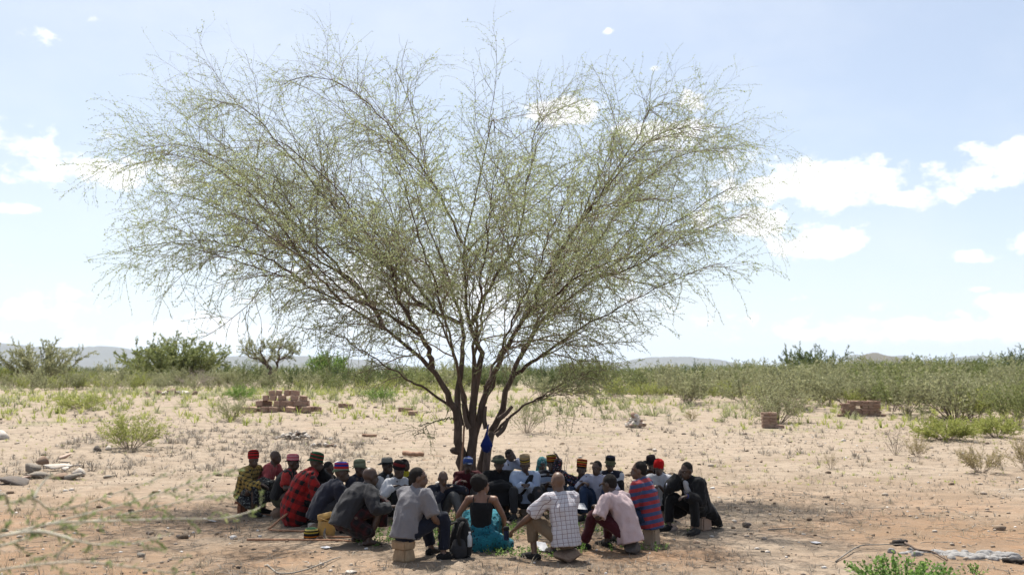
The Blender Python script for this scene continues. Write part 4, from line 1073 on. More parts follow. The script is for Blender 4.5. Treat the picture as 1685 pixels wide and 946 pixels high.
Pn('navy', 'man in navy jacket and blue red striped cap behind the jerrycan', 562, 779, 14.5, 66, lean=34, slouch=14, yaw=10, pitch=6, top='navy', bottom='charcoal', hat='bluered', hands=('hang', 'hang'), feet=((-.16, .38), (.17, .36)), hem=.12, fit=.03, near=True)
Pn('khaki', 'man in pale khaki bucket hat between navy jacket and grey fedora', 592, 772, 15.8, 120, lean=18, slouch=14, pitch=10, top='navy', bottom='black', hat='khaki', hands=('clasp', 'clasp'))
Pn('hunched', 'bald man in faded black shirt squatting with his back turned', 609, 784, 13.3, 52, lean=40, slouch=16, yaw=10, pitch=8, top='charcoal', bottom='rbwrap', btype='wrap', hair=False, hands=('hang', (.33, .50, .50)), feet=((-.18, .30), (.2, .26)), hem=.10, fit=.03, size=1.06, shoes=None, near=True)
Pn('fedora', 'man in grey felt fedora, white shirt and black vest facing right', 637, 768, 16.3, 112, lean=14, slouch=12, pitch=8, top='white', vest='black', bottom='black', hat='greyfedora', hands=('clasp', 'clasp'))
Pn('dredcap', 'person in dark red cap and white shirt right of the grey fedora', 656, 775, 15.6, 128, lean=20, slouch=14, pitch=10, top='white', bottom='black', hat='darkred', hands=('clasp', 'knee'))
Pn('yellow', 'bareheaded child in bright yellow top behind the dark red cap', 666, 765, 17.3, 110, lean=16, slouch=10, top='yellow', sleeve=.4, bottom='black', size=.92, hands=('clasp', 'clasp'))
Pn('greytee', 'man in heather grey T-shirt and dark jeans seen from behind', 688, 786, 12.35, 40, lean=17, slouch=12, yaw=38, pitch=4, top='grey', sleeve=.45, bottom='dkdenim', hands=('clasp', (.22, .40, .36)), feet=((-.05, .50), (.3, .36)), hem=.07, fit=.026, size=1.06, skin='m', near=True, seatkind='stool')
Pn('lowbald', 'balding man in black jacket sitting low on the ground', 729, 792, 15.5, 150, lean=20, slouch=18, yaw=10, pitch=16, top='navy', bottom='greytr', hair=False, hands=('knee', 'chin'), feet=((-.2, .42), (.12, .36)), skin='m')
# far arc
Pn('bluecap', 'man in blue and white cap and maroon shirt against the trunk', 770, 765, 16.7, 172, lean=12, slouch=10, pitch=10, top='maroon', bottom='greytr', hat='bluecap', hands=('knee', 'hang'), feet=((-.1, .28), (.14, .3)))
Pn('furhat', 'figure all in black with ragged grey-green hat right of the trunk', 821, 764, 16.0, 178, lean=16, slouch=12, pitch=12, top='black', bottom='black', btype='wrap', hat='furhat', hands=('clasp', 'clasp'), coat='black', feet=((-.12, .26), (.12, .26)))
Pn('farhand', 'bareheaded youth in pale shirt behind, hand raised to his ear', 839, 749, 17.6, 125, lean=14, slouch=8, pitch=4, top='lav', bottom='black', size=.95, hands=('temple', 'clasp'))
Pn('lblue', 'man in pale blue shirt, dark strap and tan banded cap', 864, 765, 15.9, 180, lean=14, slouch=12, pitch=10, top='lblue', bottom='charcoal', hat='tanband', hands=('clasp', 'clasp'), feet=((-.2, .34), (.17, .33)), fit=.026)
Pn('tealscarf', 'person under a teal and white headscarf behind the striped jersey', 892, 764, 17.2, 172, lean=14, slouch=10, top='scarfteal', bottom='black', hands=('clasp', 'clasp'), eyes=False)
Pn('bwstripe', 'man in blue and black striped jersey with orange banded cap', 908, 764, 16.2, 184, lean=16, slouch=12, pitch=8, top='bwstripe', sleeve=.45, bottom='charcoal', hat='rasta', hands=('clasp', 'clasp'), feet=((-.17, .33), (.17, .33)), fit=.026)
Pn('floral', 'man in black floral shirt and tall orange striped cap', 957, 773, 16.0, 184, lean=14, slouch=10, pitch=8, top='floral', bottom='denim', hat='orange', hands=('clasp', (.36, .14, .90)), handaim=(None, (.4, 0, .8)), feet=((-.18, .34), (.17, .33)), fit=.028)
Pn('lav', 'bareheaded man in pale lavender shirt right of the floral shirt', 982, 770, 15.8, 200, lean=16, slouch=10, yaw=15, pitch=4, top='lav', sleeve=.45, bottom='denim', hands=('knee', 'knee'), feet=((-.17, .36), (.16, .34)))
Pn('brimgreen', 'man in olive brimmed hat, dark vest and white sleeves behind', 1004, 765, 17.0, 188, lean=14, slouch=10, pitch=8, top='white', vest='navy', bottom='black', hat='brimgreen', hands=('clasp', 'clasp'))
# right arc
Pn('darkfedora', 'man in dark fedora half hidden behind the red cap', 1072, 764, 17.4, 200, lean=12, slouch=10, top='black', bottom='black', hat='darkfedora', hands=('clasp', 'clasp'))
Pn('redcap', 'man in bright red cap and white shirt facing the viewer', 1084, 770, 16.0, 205, lean=18, slouch=12, yaw=-8, pitch=6, top='white', sleeve=.45, bottom='black', hat='redcap', hands=('clasp', 'clasp'), feet=((-.18, .34), (.16, .36)))
Pn('coat', 'man in long dark open coat holding his head, rightmost of the circle', 1130, 774, 14.9, 232, lean=24, slouch=14, yaw=0, pitch=16, top='lav', bottom='black', coat='black', hem=.0, hands=('hang', 'temple'), feet=((-.24, .36), (.22, .42)), near=True, seatkind='block', cuffs='blcuff')
Pn('polo', 'man in red and blue striped polo shirt facing left', 1052, 774, 13.6, -62, lean=12, slouch=8, yaw=-14, pitch=2, top='polo', sleeve=.48, bottom='denim', hands=('clasp', 'clasp'), feet=((-.16, .40), (.14, .42)), fit=.028, hem=.12, size=1.03, near=True, skin='m', seatkind='block')
Pn('pink', 'man in pink shirt and wine red trousers leaning forward on a dark rock', 1003, 796, 12.95, -48, lean=26, slouch=18, yaw=-5, pitch=16, top='pink', sleeve=.46, bottom='wine', hands=('knee', 'clasp'), feet=((-.2, .56), (.12, .44)), fit=.022, hem=.14, size=1.03, near=True, seatkind='rock')
Pn('check', 'bald man in white checked shirt on a grey rock, back turned', 918, 793, 12.3, -30, lean=12, slouch=12, yaw=8, pitch=4, top='check', sleeve=.47, bottom='tan', btype='capri', hair=False, hands=((-.42, .48, .36), 'clasp'), feet=((-.26, .30), (.10, .44)), fit=.02, hem=.10, size=1.05, near=True, skin='m', seatkind='rock')
Pn('woman', 'woman in black strappy top and teal skirt sitting with her back turned', 793, 799, 13.1, 8, lean=4, slouch=4, yaw=48, pitch=4, top=None, bottom='teal', btype=None, hair='afro', hands=((-.30, .26, .30), (.26, .30, .26)), feet=((-.3, .62), (.1, .66)), skin='l', near=True, shoes=None, size=.94)

# the woman's camisole, skirt and shawl; the headscarf; the strap over the blue shirt
def dress_woman():
    p = PPL['woman']; P0, P1, P2, P3, N = p['sp']; up = p['up']; a1, a2, a3 = p['a']; k = .94
    T = Solid()
    T.chain([P0 + .05 * up(a1), P1, P2, P2 + .075 * up(a3)], np.array([[.155, .125], [.142, .112], [.165, .122], [.15, .11]]) * k, None, 18, flat0=True, flat1=True)
    p['garment']('camisole', T, 'black', .004)
    S_ = Solid()
    for sgn in (-1, 1):
        q = [P2 + .06 * up(a3) + vec(sgn * .09, -.105, 0), P3 + vec(sgn * .095, -.062, -.02), P3 + vec(sgn * .10, .0, .018), P3 + vec(sgn * .095, .075, -.03), P2 + .06 * up(a3) + vec(sgn * .09, .11, 0)]
        S_.chain(q, np.array([[.009, .006]] * 5), None, 8)
    p['garment']('straps', S_, 'black', .0, .006, 1)
    S_ = Solid(); kl, kr = p['leg'][-1][1], p['leg'][1][1]
    S_.chain([P0 + .03 * up(a1), P0 - vec(0, .0, .06), P0 - vec(-.02, .02, .10)], np.array([[.16, .13], [.23, .20], [.27, .23]]), None, 18)
    S_.chain([P0, (P0 + kl) / 2 + vec(-.02, 0, 0), kl, p['leg'][-1][2] + vec(0, 0, .03)], np.array([.16, .14, .11, .09]))
    S_.chain([P0, (P0 + kr) / 2 + vec(.03, 0, 0), kr, p['leg'][1][2] + vec(0, 0, .03)], np.array([.17, .15, .12, .09]))
    S_.chain([P0 + vec(.15, -.05, -.06), vec(.30, -.04, .09), vec(.36, .08, .06)], np.array([.12, .10, .07]))
    p['garment']('skirt', S_, 'teal', .014)
    S_ = Solid(); S_.chain([vec(-.20, .12, .36), vec(-.25, .13, .24), vec(-.30, .14, .12)], np.array([[.05, .05], [.075, .07], [.10, .09]]), None, 14)
    p['garment']('shawl', S_, 'teal', .012)
    S_ = Solid(); S_.chain([P0 + .01 * up(a1), P0 + .05 * up(a1)], np.array([[.172, .14], [.166, .135]]), None, 18, flat0=True, flat1=True)
    p['garment']('waistband', S_, 'ptrn', .004)
dress_woman()
def shirt_front():
    p = PPL['coat']; P0, P1, P2, P3, N = p['sp']; S_ = Solid()
    S_.chain([P1 + vec(0, .145, .05), P2 + vec(0, .15, 0), P3 + vec(0, .085, -.03)], np.array([[.05, .03], [.065, .032], [.05, .03]]), vec(1, 0, 0), 12)
    p['garment']('shirt_front', S_, 'white', .005, .011)
shirt_front()
def headscarf():
    p = PPL['tealscarf']; hd = p['hd']; S_ = Solid()
    S_.ell(hd(0, -.02, .03), vec(.092, .104, .105), p['HM'], 16)
    S_.chain([hd(0, -.06, .0), hd(0, -.09, -.12), hd(.0, -.10, -.22)], np.array([[.085, .07], [.10, .06], [.13, .05]]))
    p['garment']('headscarf', S_, 'scarfteal', .008)
headscarf()
def strap():
    p = PPL['lblue']; P0, P1, P2, P3, N = p['sp']; S_ = Solid()
    S_.chain([P3 + vec(-.10, -.05, -.01), P3 + vec(-.10, .06, -.03), P2 + vec(-.05, .155, 0), P1 + vec(.05, .16, .02), P0 + vec(.13, .12, .05)], np.array([[.035, .02], [.045, .02], [.05, .018], [.05, .018], [.04, .02]]))
    p['garment']('shoulder_strap', S_, 'black', .003, .011)
strap()
# ------------------------------------------------------------ stones, bricks and everything on the ground
import bmesh
def ico(sub):
    bm = bmesh.new(); bmesh.ops.create_icosphere(bm, subdivisions=sub, radius=1.0)
    v = np.array([q.co[:] for q in bm.verts]); f = np.array([[q.index for q in p.verts] for p in bm.faces]); bm.free(); return v, f
ICO = {k: ico(k) for k in (1, 2, 3)}
def rock_verts(seed, sub=2, flat=.7, facets=9):
    r = np.random.default_rng(seed); v = ICO[sub][0].copy()
    for _ in range(facets):                       # chisel flat faces
        d = unit(r.normal(0, 1, 3)); lim = r.uniform(.42, .8); e = v @ d - lim
        v = v - np.clip(e, 0, None)[:, None] * d[None] * .95
    v = v * (1 + .05 * vnoise(v, 3.2, seed) + .03 * vnoise(v, 9, seed + 5))[:, None]
    return v * np.array([1, r.uniform(.7, 1), flat])
ROCKS = [mesh_np('rock%d' % i, rock_verts(100 + i, 2, (.55, .7, .8, .42, .65, .9)[i]), [ICO[2][1]], smooth=False) for i in range(6)]
BIGROCK = [mesh_np('bigrock%d' % i, rock_verts(200 + i, 3, (.6, .75, .55)[i], 14), [ICO[3][1]], smooth=False) for i in range(3)]
SM = {'grey': stone_mat('grey stone', (.12, .105, .09), (.20, .18, .155), dust=(.24,.19,.14)), 'dark': stone_mat('dark stone', (.055, .047, .042), (.11, .095, .085), dust=(.16, .12, .09)), 'pale': stone_mat('pale stone', (.34, .31, .275), (.46, .425, .385)),
      'brown': stone_mat('brown stone', (.13, .085, .06), (.21, .145, .105), dust=(.22,.165,.115)), 'pink': stone_mat('pinkish stone', (.32, .22, .18), (.43, .33, .28)),
      'brick': stone_mat('earth brick', (.19, .115, .082), (.30, .20, .15), 9, dust=(.33, .255, .19)), 'block': stone_mat('tan block', (.2, .145, .098), (.28, .21, .15), 9, dust=(.27,.2,.14))}
def recol(me, m):
    key = me.name + '|' + m.name; q = bpy.data.meshes.get(key)
    if q is None: q = me.copy(); q.name = key; q.materials.clear(); q.materials.append(m)
    return q
def stone(name, p, s, m, parent=None, rot=None, me=None, i=0):
    o = link(name, recol(me or ROCKS[i % 6], SM[m]), None, parent, p, rot or (rng.uniform(-.3, .3), rng.uniform(-.3, .3), rng.uniform(0, 6.28)))
    o.scale = (s, s, s) if np.isscalar(s) else s
    return o
def rel(px, py):
    return ground_px(px, py)
def pile(name, label, cat, px, py, w, h, n, cols, smin, smax, piece='stone', dpt=.6, white=None):
    b = rel(px, py); m = b[1] / FPX; W, Hh = w * m, h * m
    root = link(name, None, None, None, b); tag(root, label, cat)
    for i in range(n):
        u = rng.normal(0, .38); v = rng.normal(0, .34); d2 = min(1, u * u + v * v); s = rng.uniform(smin, smax) * (1.15 - .4 * d2)
        z = max(0, Hh * (1 - math.sqrt(d2)) * rng.uniform(.15, .85)) + s * .25
        stone(piece, (u * W * .5, v * W * .5 * dpt, z), s, cols[i % len(cols)], root, i=i)
    return root
pile('stone_cairn', 'small cairn of white and brown stones on the sand right of the tree', 'stone pile', 1045, 703, 42, 24, 44, ['pale', 'pale', 'brick', 'pale', 'pink'], .08, .15, dpt=.7)
pile('rubble_heap', 'low heap of pale and dark stone chips behind the tartan blanket', 'rubble', 487, 722, 72, 16, 75, ['pale', 'dark', 'pale', 'grey', 'brown'], .05, .11)
pile('rubble_heap', 'thin scatter of dark stones right of the pale rubble heap', 'rubble', 532, 735, 60, 5, 18, ['dark', 'brown', 'pale'], .05, .10)
pile('stone_scatter', 'line of flat stones on the sand below the rounded bush', 'rubble', 285, 650, 110, 3, 14, ['grey', 'pale', 'brown'], .14, .3, dpt=.5)
# the heap of rocks at the left
root = link('rock_heap', None, None, None, rel(88, 782)); tag(root, 'heap of big brown and grey field stones at far left', 'stone pile')
b0 = rel(88, 782)
for i, (px, py, s, sc, m) in enumerate([(25, 790, .34, (1.5, .9, .7), 'dark'), (53, 772, .24, (.9, .8, 1.2), 'grey'), (72, 763, .2, (.8, .7, 1.2), 'brown'), (90, 768, .22, (1.4, .8, .7), 'pale'), (109, 754, .17, (1.2, .8, .8), 'pink'), (64, 780, .24, (1.2, 1, .7), 'grey'),
                                        (97, 781, .24, (1.3, .9, .7), 'brown'), (118, 782, .22, (1.1, .9, .8), 'grey'), (132, 777, .19, (.9, .8, 1.1), 'pale'), (127, 766, .15, (1.2, .8, .6), 'dark'), (114, 768, .12, (.8, .8, 1.2), 'pale'), (36, 783, .16, (1.6, .8, .4), 'pink'), (107, 770, .14, (1, .9, .8), 'pale')]):
    q = rel(px, py + 6); stone('stone', q - b0 + vec(0, 0, s * sc[2] * .3 + max(0, (782 - py) * .004)), (s * sc[0] * 1.1, s * sc[1] * 1.0, s * sc[2] * .68), m, root, i=i, rot=(rng.uniform(-.4, .4), rng.uniform(-.4, .4), rng.uniform(-.5, .5)))
def lone(label, px, py, s, m, i=0, big=False, sc=(1, 1, 1), z=.3):
    b = rel(px, py); o = stone('stone', b + vec(0, 0, s * sc[2] * z), tuple(s * k for k in sc), m, i=i, me=BIGROCK[i % 3] if big else None, rot=(0, 0, rng.uniform(0, 6)))
    return tag(o, label, 'stone')
lone('dark angular stone on the shaded ground right of the circle', 1228, 866, .085, 'dark', 1)
lone('pinkish-brown stone between polo shirt and dark coat', 1105, 872, .10, 'pink', 2)
lone('small pale stone on the ground right of the dark coat', 1208, 858, .05, 'pale', 4)
lone('small brown stone at the edge of shade below the dark coat', 1146, 894, .08, 'brown', 0, sc=(1, 1, .7))
lone('reddish flat stone right of the teal skirt', 836, 880, .10, 'brown', 3)
lone('flat grey stone beside the dark cup', 830, 862, .14, 'pink', 3, sc=(1.3, .8, .6))
lone('white stone lying on pale sand behind the dark fedora', 1077, 742, .09, 'pale', 1)
lone('dark stone under the round leafy shrub', 160, 742, .15, 'dark', 5)
lone('grey-white stone under the round leafy shrub', 178, 740, .12, 'pale', 2)
lone('flat dark stone on sand right of the rock heap', 177, 787, .13, 'grey', 3)
lone('dark clod on the sand near the lower left', 293, 884, .05, 'dark', 1)
lone('grey stone on the sand in the lower left', 232, 916, .09, 'grey', 0)
lone('pale pebble in front of the grey T-shirt man', 580, 942, .07, 'pale', 4, sc=(1.3, 1, .6))
lone('broken dark-topped white stone cut by the left edge', 4, 722, .26, 'pale', 5)
lone('pale grey stone left of the navy jacket', 514, 868, .10, 'pale', 1)

# bricks
def brick_mesh(i, L_, W_, T_):
    bm = bmesh.new(); bmesh.ops.create_cube(bm, size=1.0)
    for v in bm.verts: v.co = Vector((v.co.x * L_, v.co.y * W_, v.co.z * T_)) + Vector(np.random.default_rng(i * 9 + v.index).normal(0, .007, 3).tolist())
    bmesh.ops.bevel(bm, geom=bm.edges[:], offset=.012, segments=1, affect='EDGES'); me = bpy.data.meshes.new('brick_%d' % i); bm.to_mesh(me); bm.free(); me.materials.append(SM['brick']); return me
BLOCK = [brick_mesh(i, .34, .24, .22) for i in range(3)]; BRICK = [brick_mesh(10 + i, .27, .14, .105) for i in range(3)]
def brick(p, rz, parent, kind, tiltx=0., tilty=0.): return link('brick', kind[int(rng.integers(3))], None, parent, p, (tiltx, tilty, rz))
b = rel(462, 677); root = link('brick_heap', None, None, None, b); tag(root, 'tumbled heap of brown earth blocks on the left rise', 'brick heap')
m = b[1] / FPX
for row, (x0, x1, nn, dy, z) in enumerate([(-48, 52, 8, .0, .11), (-36, 46, 7, .32, .11), (-38, 42, 7, .05, .33), (-46, 44, 7, .36, .33), (-34, 42, 6, .18, .55), (-22, 26, 4, .3, .77)]):
    for i in range(nn):
        if row > 1 and rng.uniform() < .14: continue
        x = (x0 + (x1 - x0) * (i + .5) / nn + rng.uniform(-2.5, 2.5)) * m
        brick((x, dy + rng.uniform(-.05, .05), z + rng.uniform(-.012, .012)), rng.choice([0, 1.57], p=[.6, .4]) + rng.uniform(-.35, .35), root, BLOCK, rng.uniform(-.12, .12), rng.uniform(-.12, .12))
for (x, y, rz) in ((-55, -.3, .5), (-42, -.45, .1), (-8, -.5, .3), (20, -.45, -.2), (44, -.4, .6), (58, .1, 1.2), (-20, -.55, 1.0)):
    brick((x * m, y, .10), rz, root, BLOCK, .05, .1)
b = rel(1416, 685); m = b[1] / FPX; root = link('brick_stack', None, None, None, b); tag(root, 'wide stack of brown bricks before the grey-green bushes at right', 'brick stack')
for c in range(6):
    n = 6
    for i in range(n):
        x = (-31 + 62 * (i + .5 + (.25 if c % 2 else 0)) / n) * m
        if (c == 3 and i in (2,)) or (c == 5 and i in (0,)): continue
        for dy in (0, .2): brick((x + rng.uniform(-.01, .01), dy + rng.uniform(-.03, .03), .055 + c * .112), rng.uniform(-.06, .06), root, BRICK, 0, rng.uniform(-.02, .02))
for (x, y) in ((34, -.1), (38, .1), (-34, -.1)): brick((x * m, y, .05), rng.uniform(0, 3), root, BRICK)
b = rel(1267, 704); m = b[1] / FPX; root = link('brick_pillar', None, None, None, b); tag(root, 'short crumbling brick pillar in front of the wide twiggy shrub', 'brick stack')
for c in range(5):
    for i in range(2):
        for dy in (0, .17): brick(((-6 + 12 * i) * m * .95 + rng.uniform(-.02, .02), dy, .06 + c * .113), rng.uniform(-.15, .15), root, BRICK)
for (x, y) in ((14, -.1), (19, .0), (17, .2)): brick((x * m, y, .05), rng.uniform(0, 3), root, BRICK, .2)
for lab, px, py, rz in (('brown brick lying on the sand right of the brick heap', 563, 670, .1), ('brown brick right beside the first loose one on the sand', 575, 671, .15), ('leftmost of three loose bricks left of the big tree', 663, 677, -.4), ('middle one of three loose bricks left of the big tree', 672, 678, -.3), ('rightmost of three loose bricks left of the big tree', 679, 683, .4)):
    q = rel(px, py); tag(brick(q + vec(0, 0, .07), rz, None, BLOCK), lab, 'brick', 'loose bricks on the sand')

# wood on the ground and sticks
woodm = bark_mat('dry wood', (.20, .115, .075), (.34, .21, .14), 22); polem = bark_mat('peeled stick', (.26, .13, .075), (.40, .23, .14), 25); deadm = bark_mat('grey dead wood', (.16, .14, .12), (.32, .29, .25), 25)
def stick(name, label, pts, r, m, cat='stick', n=10, r1=None):
    s = spline(np.array(pts), n); rr = np.linspace(r, r1 or r * .8, n)
    s[1:-1] += rng.normal(0, r * .15, (n - 2, 3)); g = Geo(); g.add(*tubes(s[None], rr[None], 7)[:2])
    g.f.setdefault(3, []).append(np.array([[0, i + 1, i] for i in range(1, 6)])); e = (n - 1) * 7; g.f[3].append(np.array([[e, e + i, e + i + 1] for i in range(1, 6)]))
    me = g.mesh(name); return tag(link(name, me, m), label, cat)
gp = lambda px, py, z=.02: ground_px(px, py) + vec(0, 0, z)
stick('log', 'short brown log lying on sand left of the big trunk', [gp(664, 750, .08), gp(680, 752, .09), gp(697, 752, .07)], .07, woodm, 'log', r1=.06)
stick('log', 'thin brown plank on the sand further left of the trunk', [gp(597, 718, .05), gp(608, 719, .05), gp(620, 719, .05)], .05, woodm, 'log')
stick('walking_stick', 'long brown walking stick lying on the ground in front of the small hat', [gp(406, 890), gp(480, 890), gp(560, 891), gp(582, 892)], .016, polem)
stick('walking_stick', 'second walking stick lying behind the small hat', [gp(500, 886, .03), gp(545, 886, .03), gp(580, 887, .03)], .016, polem)
stick('walking_stick', 'walking stick propped against the tartan-wrapped man, tip on the sand', [gp(441, 872, .01), at(460, 855, 15.0), at(481, 837, 15.1)], .019, polem)
stick('walking_stick', 'dark brown stick lying behind the tip of the propped one', [gp(443, 874), gp(470, 875), gp(503, 876)], .016, polem)
stick('walking_stick', 'thin stick on the ground before the leftmost men', [gp(415, 845), gp(450, 850), gp(488, 852)], .012, polem)
stick('wooden_pole', 'straight pale pole leaning upright against the big trunk', [at(757, 790, TD - .9), at(761, 740, TD - .45), at(764, 700, TD - .2)], .022, polem, 'pole')
stick('bent_twig', 'bent grey dead branch on the sand at lower centre left', [gp(440, 930, .01), gp(462, 945, .01), gp(500, 942, .03), gp(540, 928, .04), gp(560, 918, .02)], .012, deadm, 'branch', 16, .006)
stick('bent_twig', 'dark dead branch lying before the ash heap', [gp(1490, 900, .06), gp(1510, 912, .06), gp(1535, 914, .05), gp(1558, 924, .02)], .016, bark, 'branch', 12, .008)
stick('bent_twig', 'dead branch lying left of the green leafy plant', [gp(1375, 926, .02), gp(1412, 905, .05), gp(1450, 902, .05), gp(1495, 900, .04)], .010, deadm, 'branch', 12, .006)
stick('bent_twig', 'short fallen twig on the shaded ground right of the circle', [gp(1264, 873, .02), gp(1284, 873, .03), gp(1306, 871, .02)], .012, deadm, 'branch', 8, .008)

# seats
def seat_stone(label, key, m, sc, i=0, dx=0., dy=-.02, extra=.0):
    p = PPL[key]; h = p['heading']; hh = p['seat'] + extra
    off = vec(math.cos(h) * dx + math.sin(h) * dy, -math.sin(h) * dx + math.cos(h) * dy, 0); b = p['base'] + off
    o = stone('seat_stone', vec(b[0], b[1], b[2] + hh * .42), (sc[0], sc[1], hh * .72 / (.6, .75, .55)[i]), m, me=BIGROCK[i], rot=(0, 0, -h + .3))
    return tag(o, label, 'stone')
seat_stone('big grey-brown rock that the checked-shirt man sits on', 'check', 'brown', (.27, .19), 0, dx=.05)
seat_stone('dark low rock that the pink-shirt man sits on', 'pink', 'dark', (.2, .18), 2, dx=.04)
for k, t in (('rosy', 'bald man in faded red'), ('pinkhat', 'pink-hatted man'), ('tartan', 'tartan-wrapped man'), ('navy', 'navy-jacketed man'), ('furhat', 'figure in black with the ragged hat'), ('lblue', 'pale blue shirt man'), ('bwstripe', 'striped jersey man'), ('redcap', 'red-capped man'), ('farhand', 'youth with the raised hand')):
    if PPL[k]['seat'] > .09: seat_stone('low brown stone under the seated ' + t, k, 'brown', (.15, .14), 1)
def boxes(name, label, cat, key, parts, mt, dy=-.03):
    p = PPL[key]; h = p['heading']; b = p['base'] + vec(math.sin(h) * dy, math.cos(h) * dy, 0); root = link(name, None, None, None, b, (0, 0, -h)); tag(root, label, cat)
    for nm, c, s, tap in parts:
        bm = bmesh.new(); bmesh.ops.create_cube(bm, size=1.0)
        for v in bm.verts:
            f = tap if v.co.z < 0 else 1.0; v.co = Vector((v.co.x * s[0] * f, v.co.y * s[1] * f, v.co.z * s[2]))
        bmesh.ops.bevel(bm, geom=bm.edges[:], offset=min(s) * .12, segments=2, affect='EDGES'); bmesh.ops.triangulate(bm, faces=bm.faces[:]); bmesh.ops.subdivide_edges(bm, edges=bm.edges[:], cuts=2, use_grid_fill=True)
        vv = np.array([v.co[:] for v in bm.verts]); nz = vnoise(vv, 26, len(label)) * .007 + vnoise(vv, 70, 3) * .003
        for v, q in zip(bm.verts, nz): v.co += v.co.normalized() * float(q)
        me = bpy.data.meshes.new(nm); bm.to_mesh(me); bm.free()
        link(nm, me, mt, root, c)
    return root
sz = PPL['greytee']['seat']
boxes('wooden_stool', 'small tan wooden stool under the man in grey T-shirt', 'stool', 'greytee', [('seat', (0, 0, sz - .05), (.24, .2, .10), .94), ('base', (0, .01, (sz - .09) / 2), (.19, .16, sz - .09), 1.25)], bark_mat('tan stool wood', (.27, .18, .105), (.40, .29, .18), 12))
sz = PPL['polo']['seat']; boxes('seat_block', 'upright beige block that the striped polo man sits on', 'block', 'polo', [('block', (-.05, .0, sz / 2 - .01), (.2, .17, sz), 1.0), ('block', (.09, .02, sz / 2 - .03), (.09, .16, sz - .05), 1.05)], SM['block'])
sz = PPL['coat']['seat']; boxes('seat_block', 'brown earth block that the man in the long coat sits on', 'block', 'coat', [('block', (0, 0, sz / 2 - .01), (.26, .2, sz), 1.04)], SM['brick'])
sz = PPL['ychk']['seat']; boxes('wooden_stool', 'tiny reddish-brown stool under the man in checked yellow shirt', 'stool', 'ychk', [('seat', (0, 0, sz - .025), (.22, .14, .04), 1), ('leg', (-.06, 0, sz / 2 - .025), (.04, .06, sz - .04), 1.2), ('leg', (.06, 0, sz / 2 - .025), (.04, .06, sz - .04), 1.2)], bark_mat('red stool wood', (.16, .06, .035), (.25, .11, .06), 12))

# jerrycan with a cut top
def jerry():
    b = rel(537, 884); root = link('jerrycan', None, None, None, b, (0, 0, .25)); tag(root, 'dented yellow-brown plastic jerrycan with its top cut and folded', 'jerrycan')
    def pm(t, m):
        co = t.n('ShaderNodeTexCoord').outputs['Object']; n = t.noise(co, 9, 5); principled(t, t.mix(t.mr(n, .35, .7), (.46, .27, .07), (.30, .18, .07)), .55, n, .3, .02)
    y = mat('old yellow plastic', pm)
    S_ = Solid(); S_.chain([vec(0, 0, .015), vec(0, 0, .12), vec(0, .0, .235)], np.array([[.118, .088], [.124, .092], [.116, .086]]), None, 16, flat0=True, flat1=True)
    me = S_.fuse('can_body', .009, 3); n = len(me.vertices); link('body', me, y, root)
    S_ = Solid(); S_.chain([vec(-.005, 0, .238), vec(.0, 0, .252)], np.array([[.128, .096], [.122, .092]]), None, 16, flat0=True, flat1=True); link('rim', S_.fuse('can_rim', .008, 2), y, root)
    S_ = Solid(); S_.chain([vec(-.005, .0, .25), vec(-.02, .01, .29), vec(-.03, .02, .335)], np.array([[.112, .08], [.114, .075], [.104, .05]]), None, 14, flat0=True, flat1=True); link('folded_top', S_.fuse('can_top', .009, 3), y, root)
    g = Geo(); s = spline(np.array([vec(-.02, -.115, .0), vec(-.035, -.10, .08), vec(-.02, -.097, .15)]), 8); g.add(*tubes(s[None], np.array([[.02, .024, .022, .02, .017, .013, .009, .004]]), 6)[:2])
    tag(link('wood_piece', g.mesh('wood_piece'), deadm, None, b, (0, 0, .25)), 'pale split piece of wood leaning on the jerrycan', 'wood')
jerry()
hm = bpy.data.meshes['hat_rasta'] if 'hat_rasta' in bpy.data.meshes else None
me = lathe('ground_hat', KUFI, 26, 1.05, .02, 3); q = rel(512, 886)
o = link('striped_hat', me, hat_mat('hat on ground', st([BK, OR_, BK, (.03, .03, .03), YL, BK, (.42, .33, .10), (.05, .12, .06)]), .143), None, q + vec(0, 0, .012)); tag(o, 'striped knitted cap in black, orange and green set on the ground', 'cap'); o.scale = (.98, .98, 1.0)

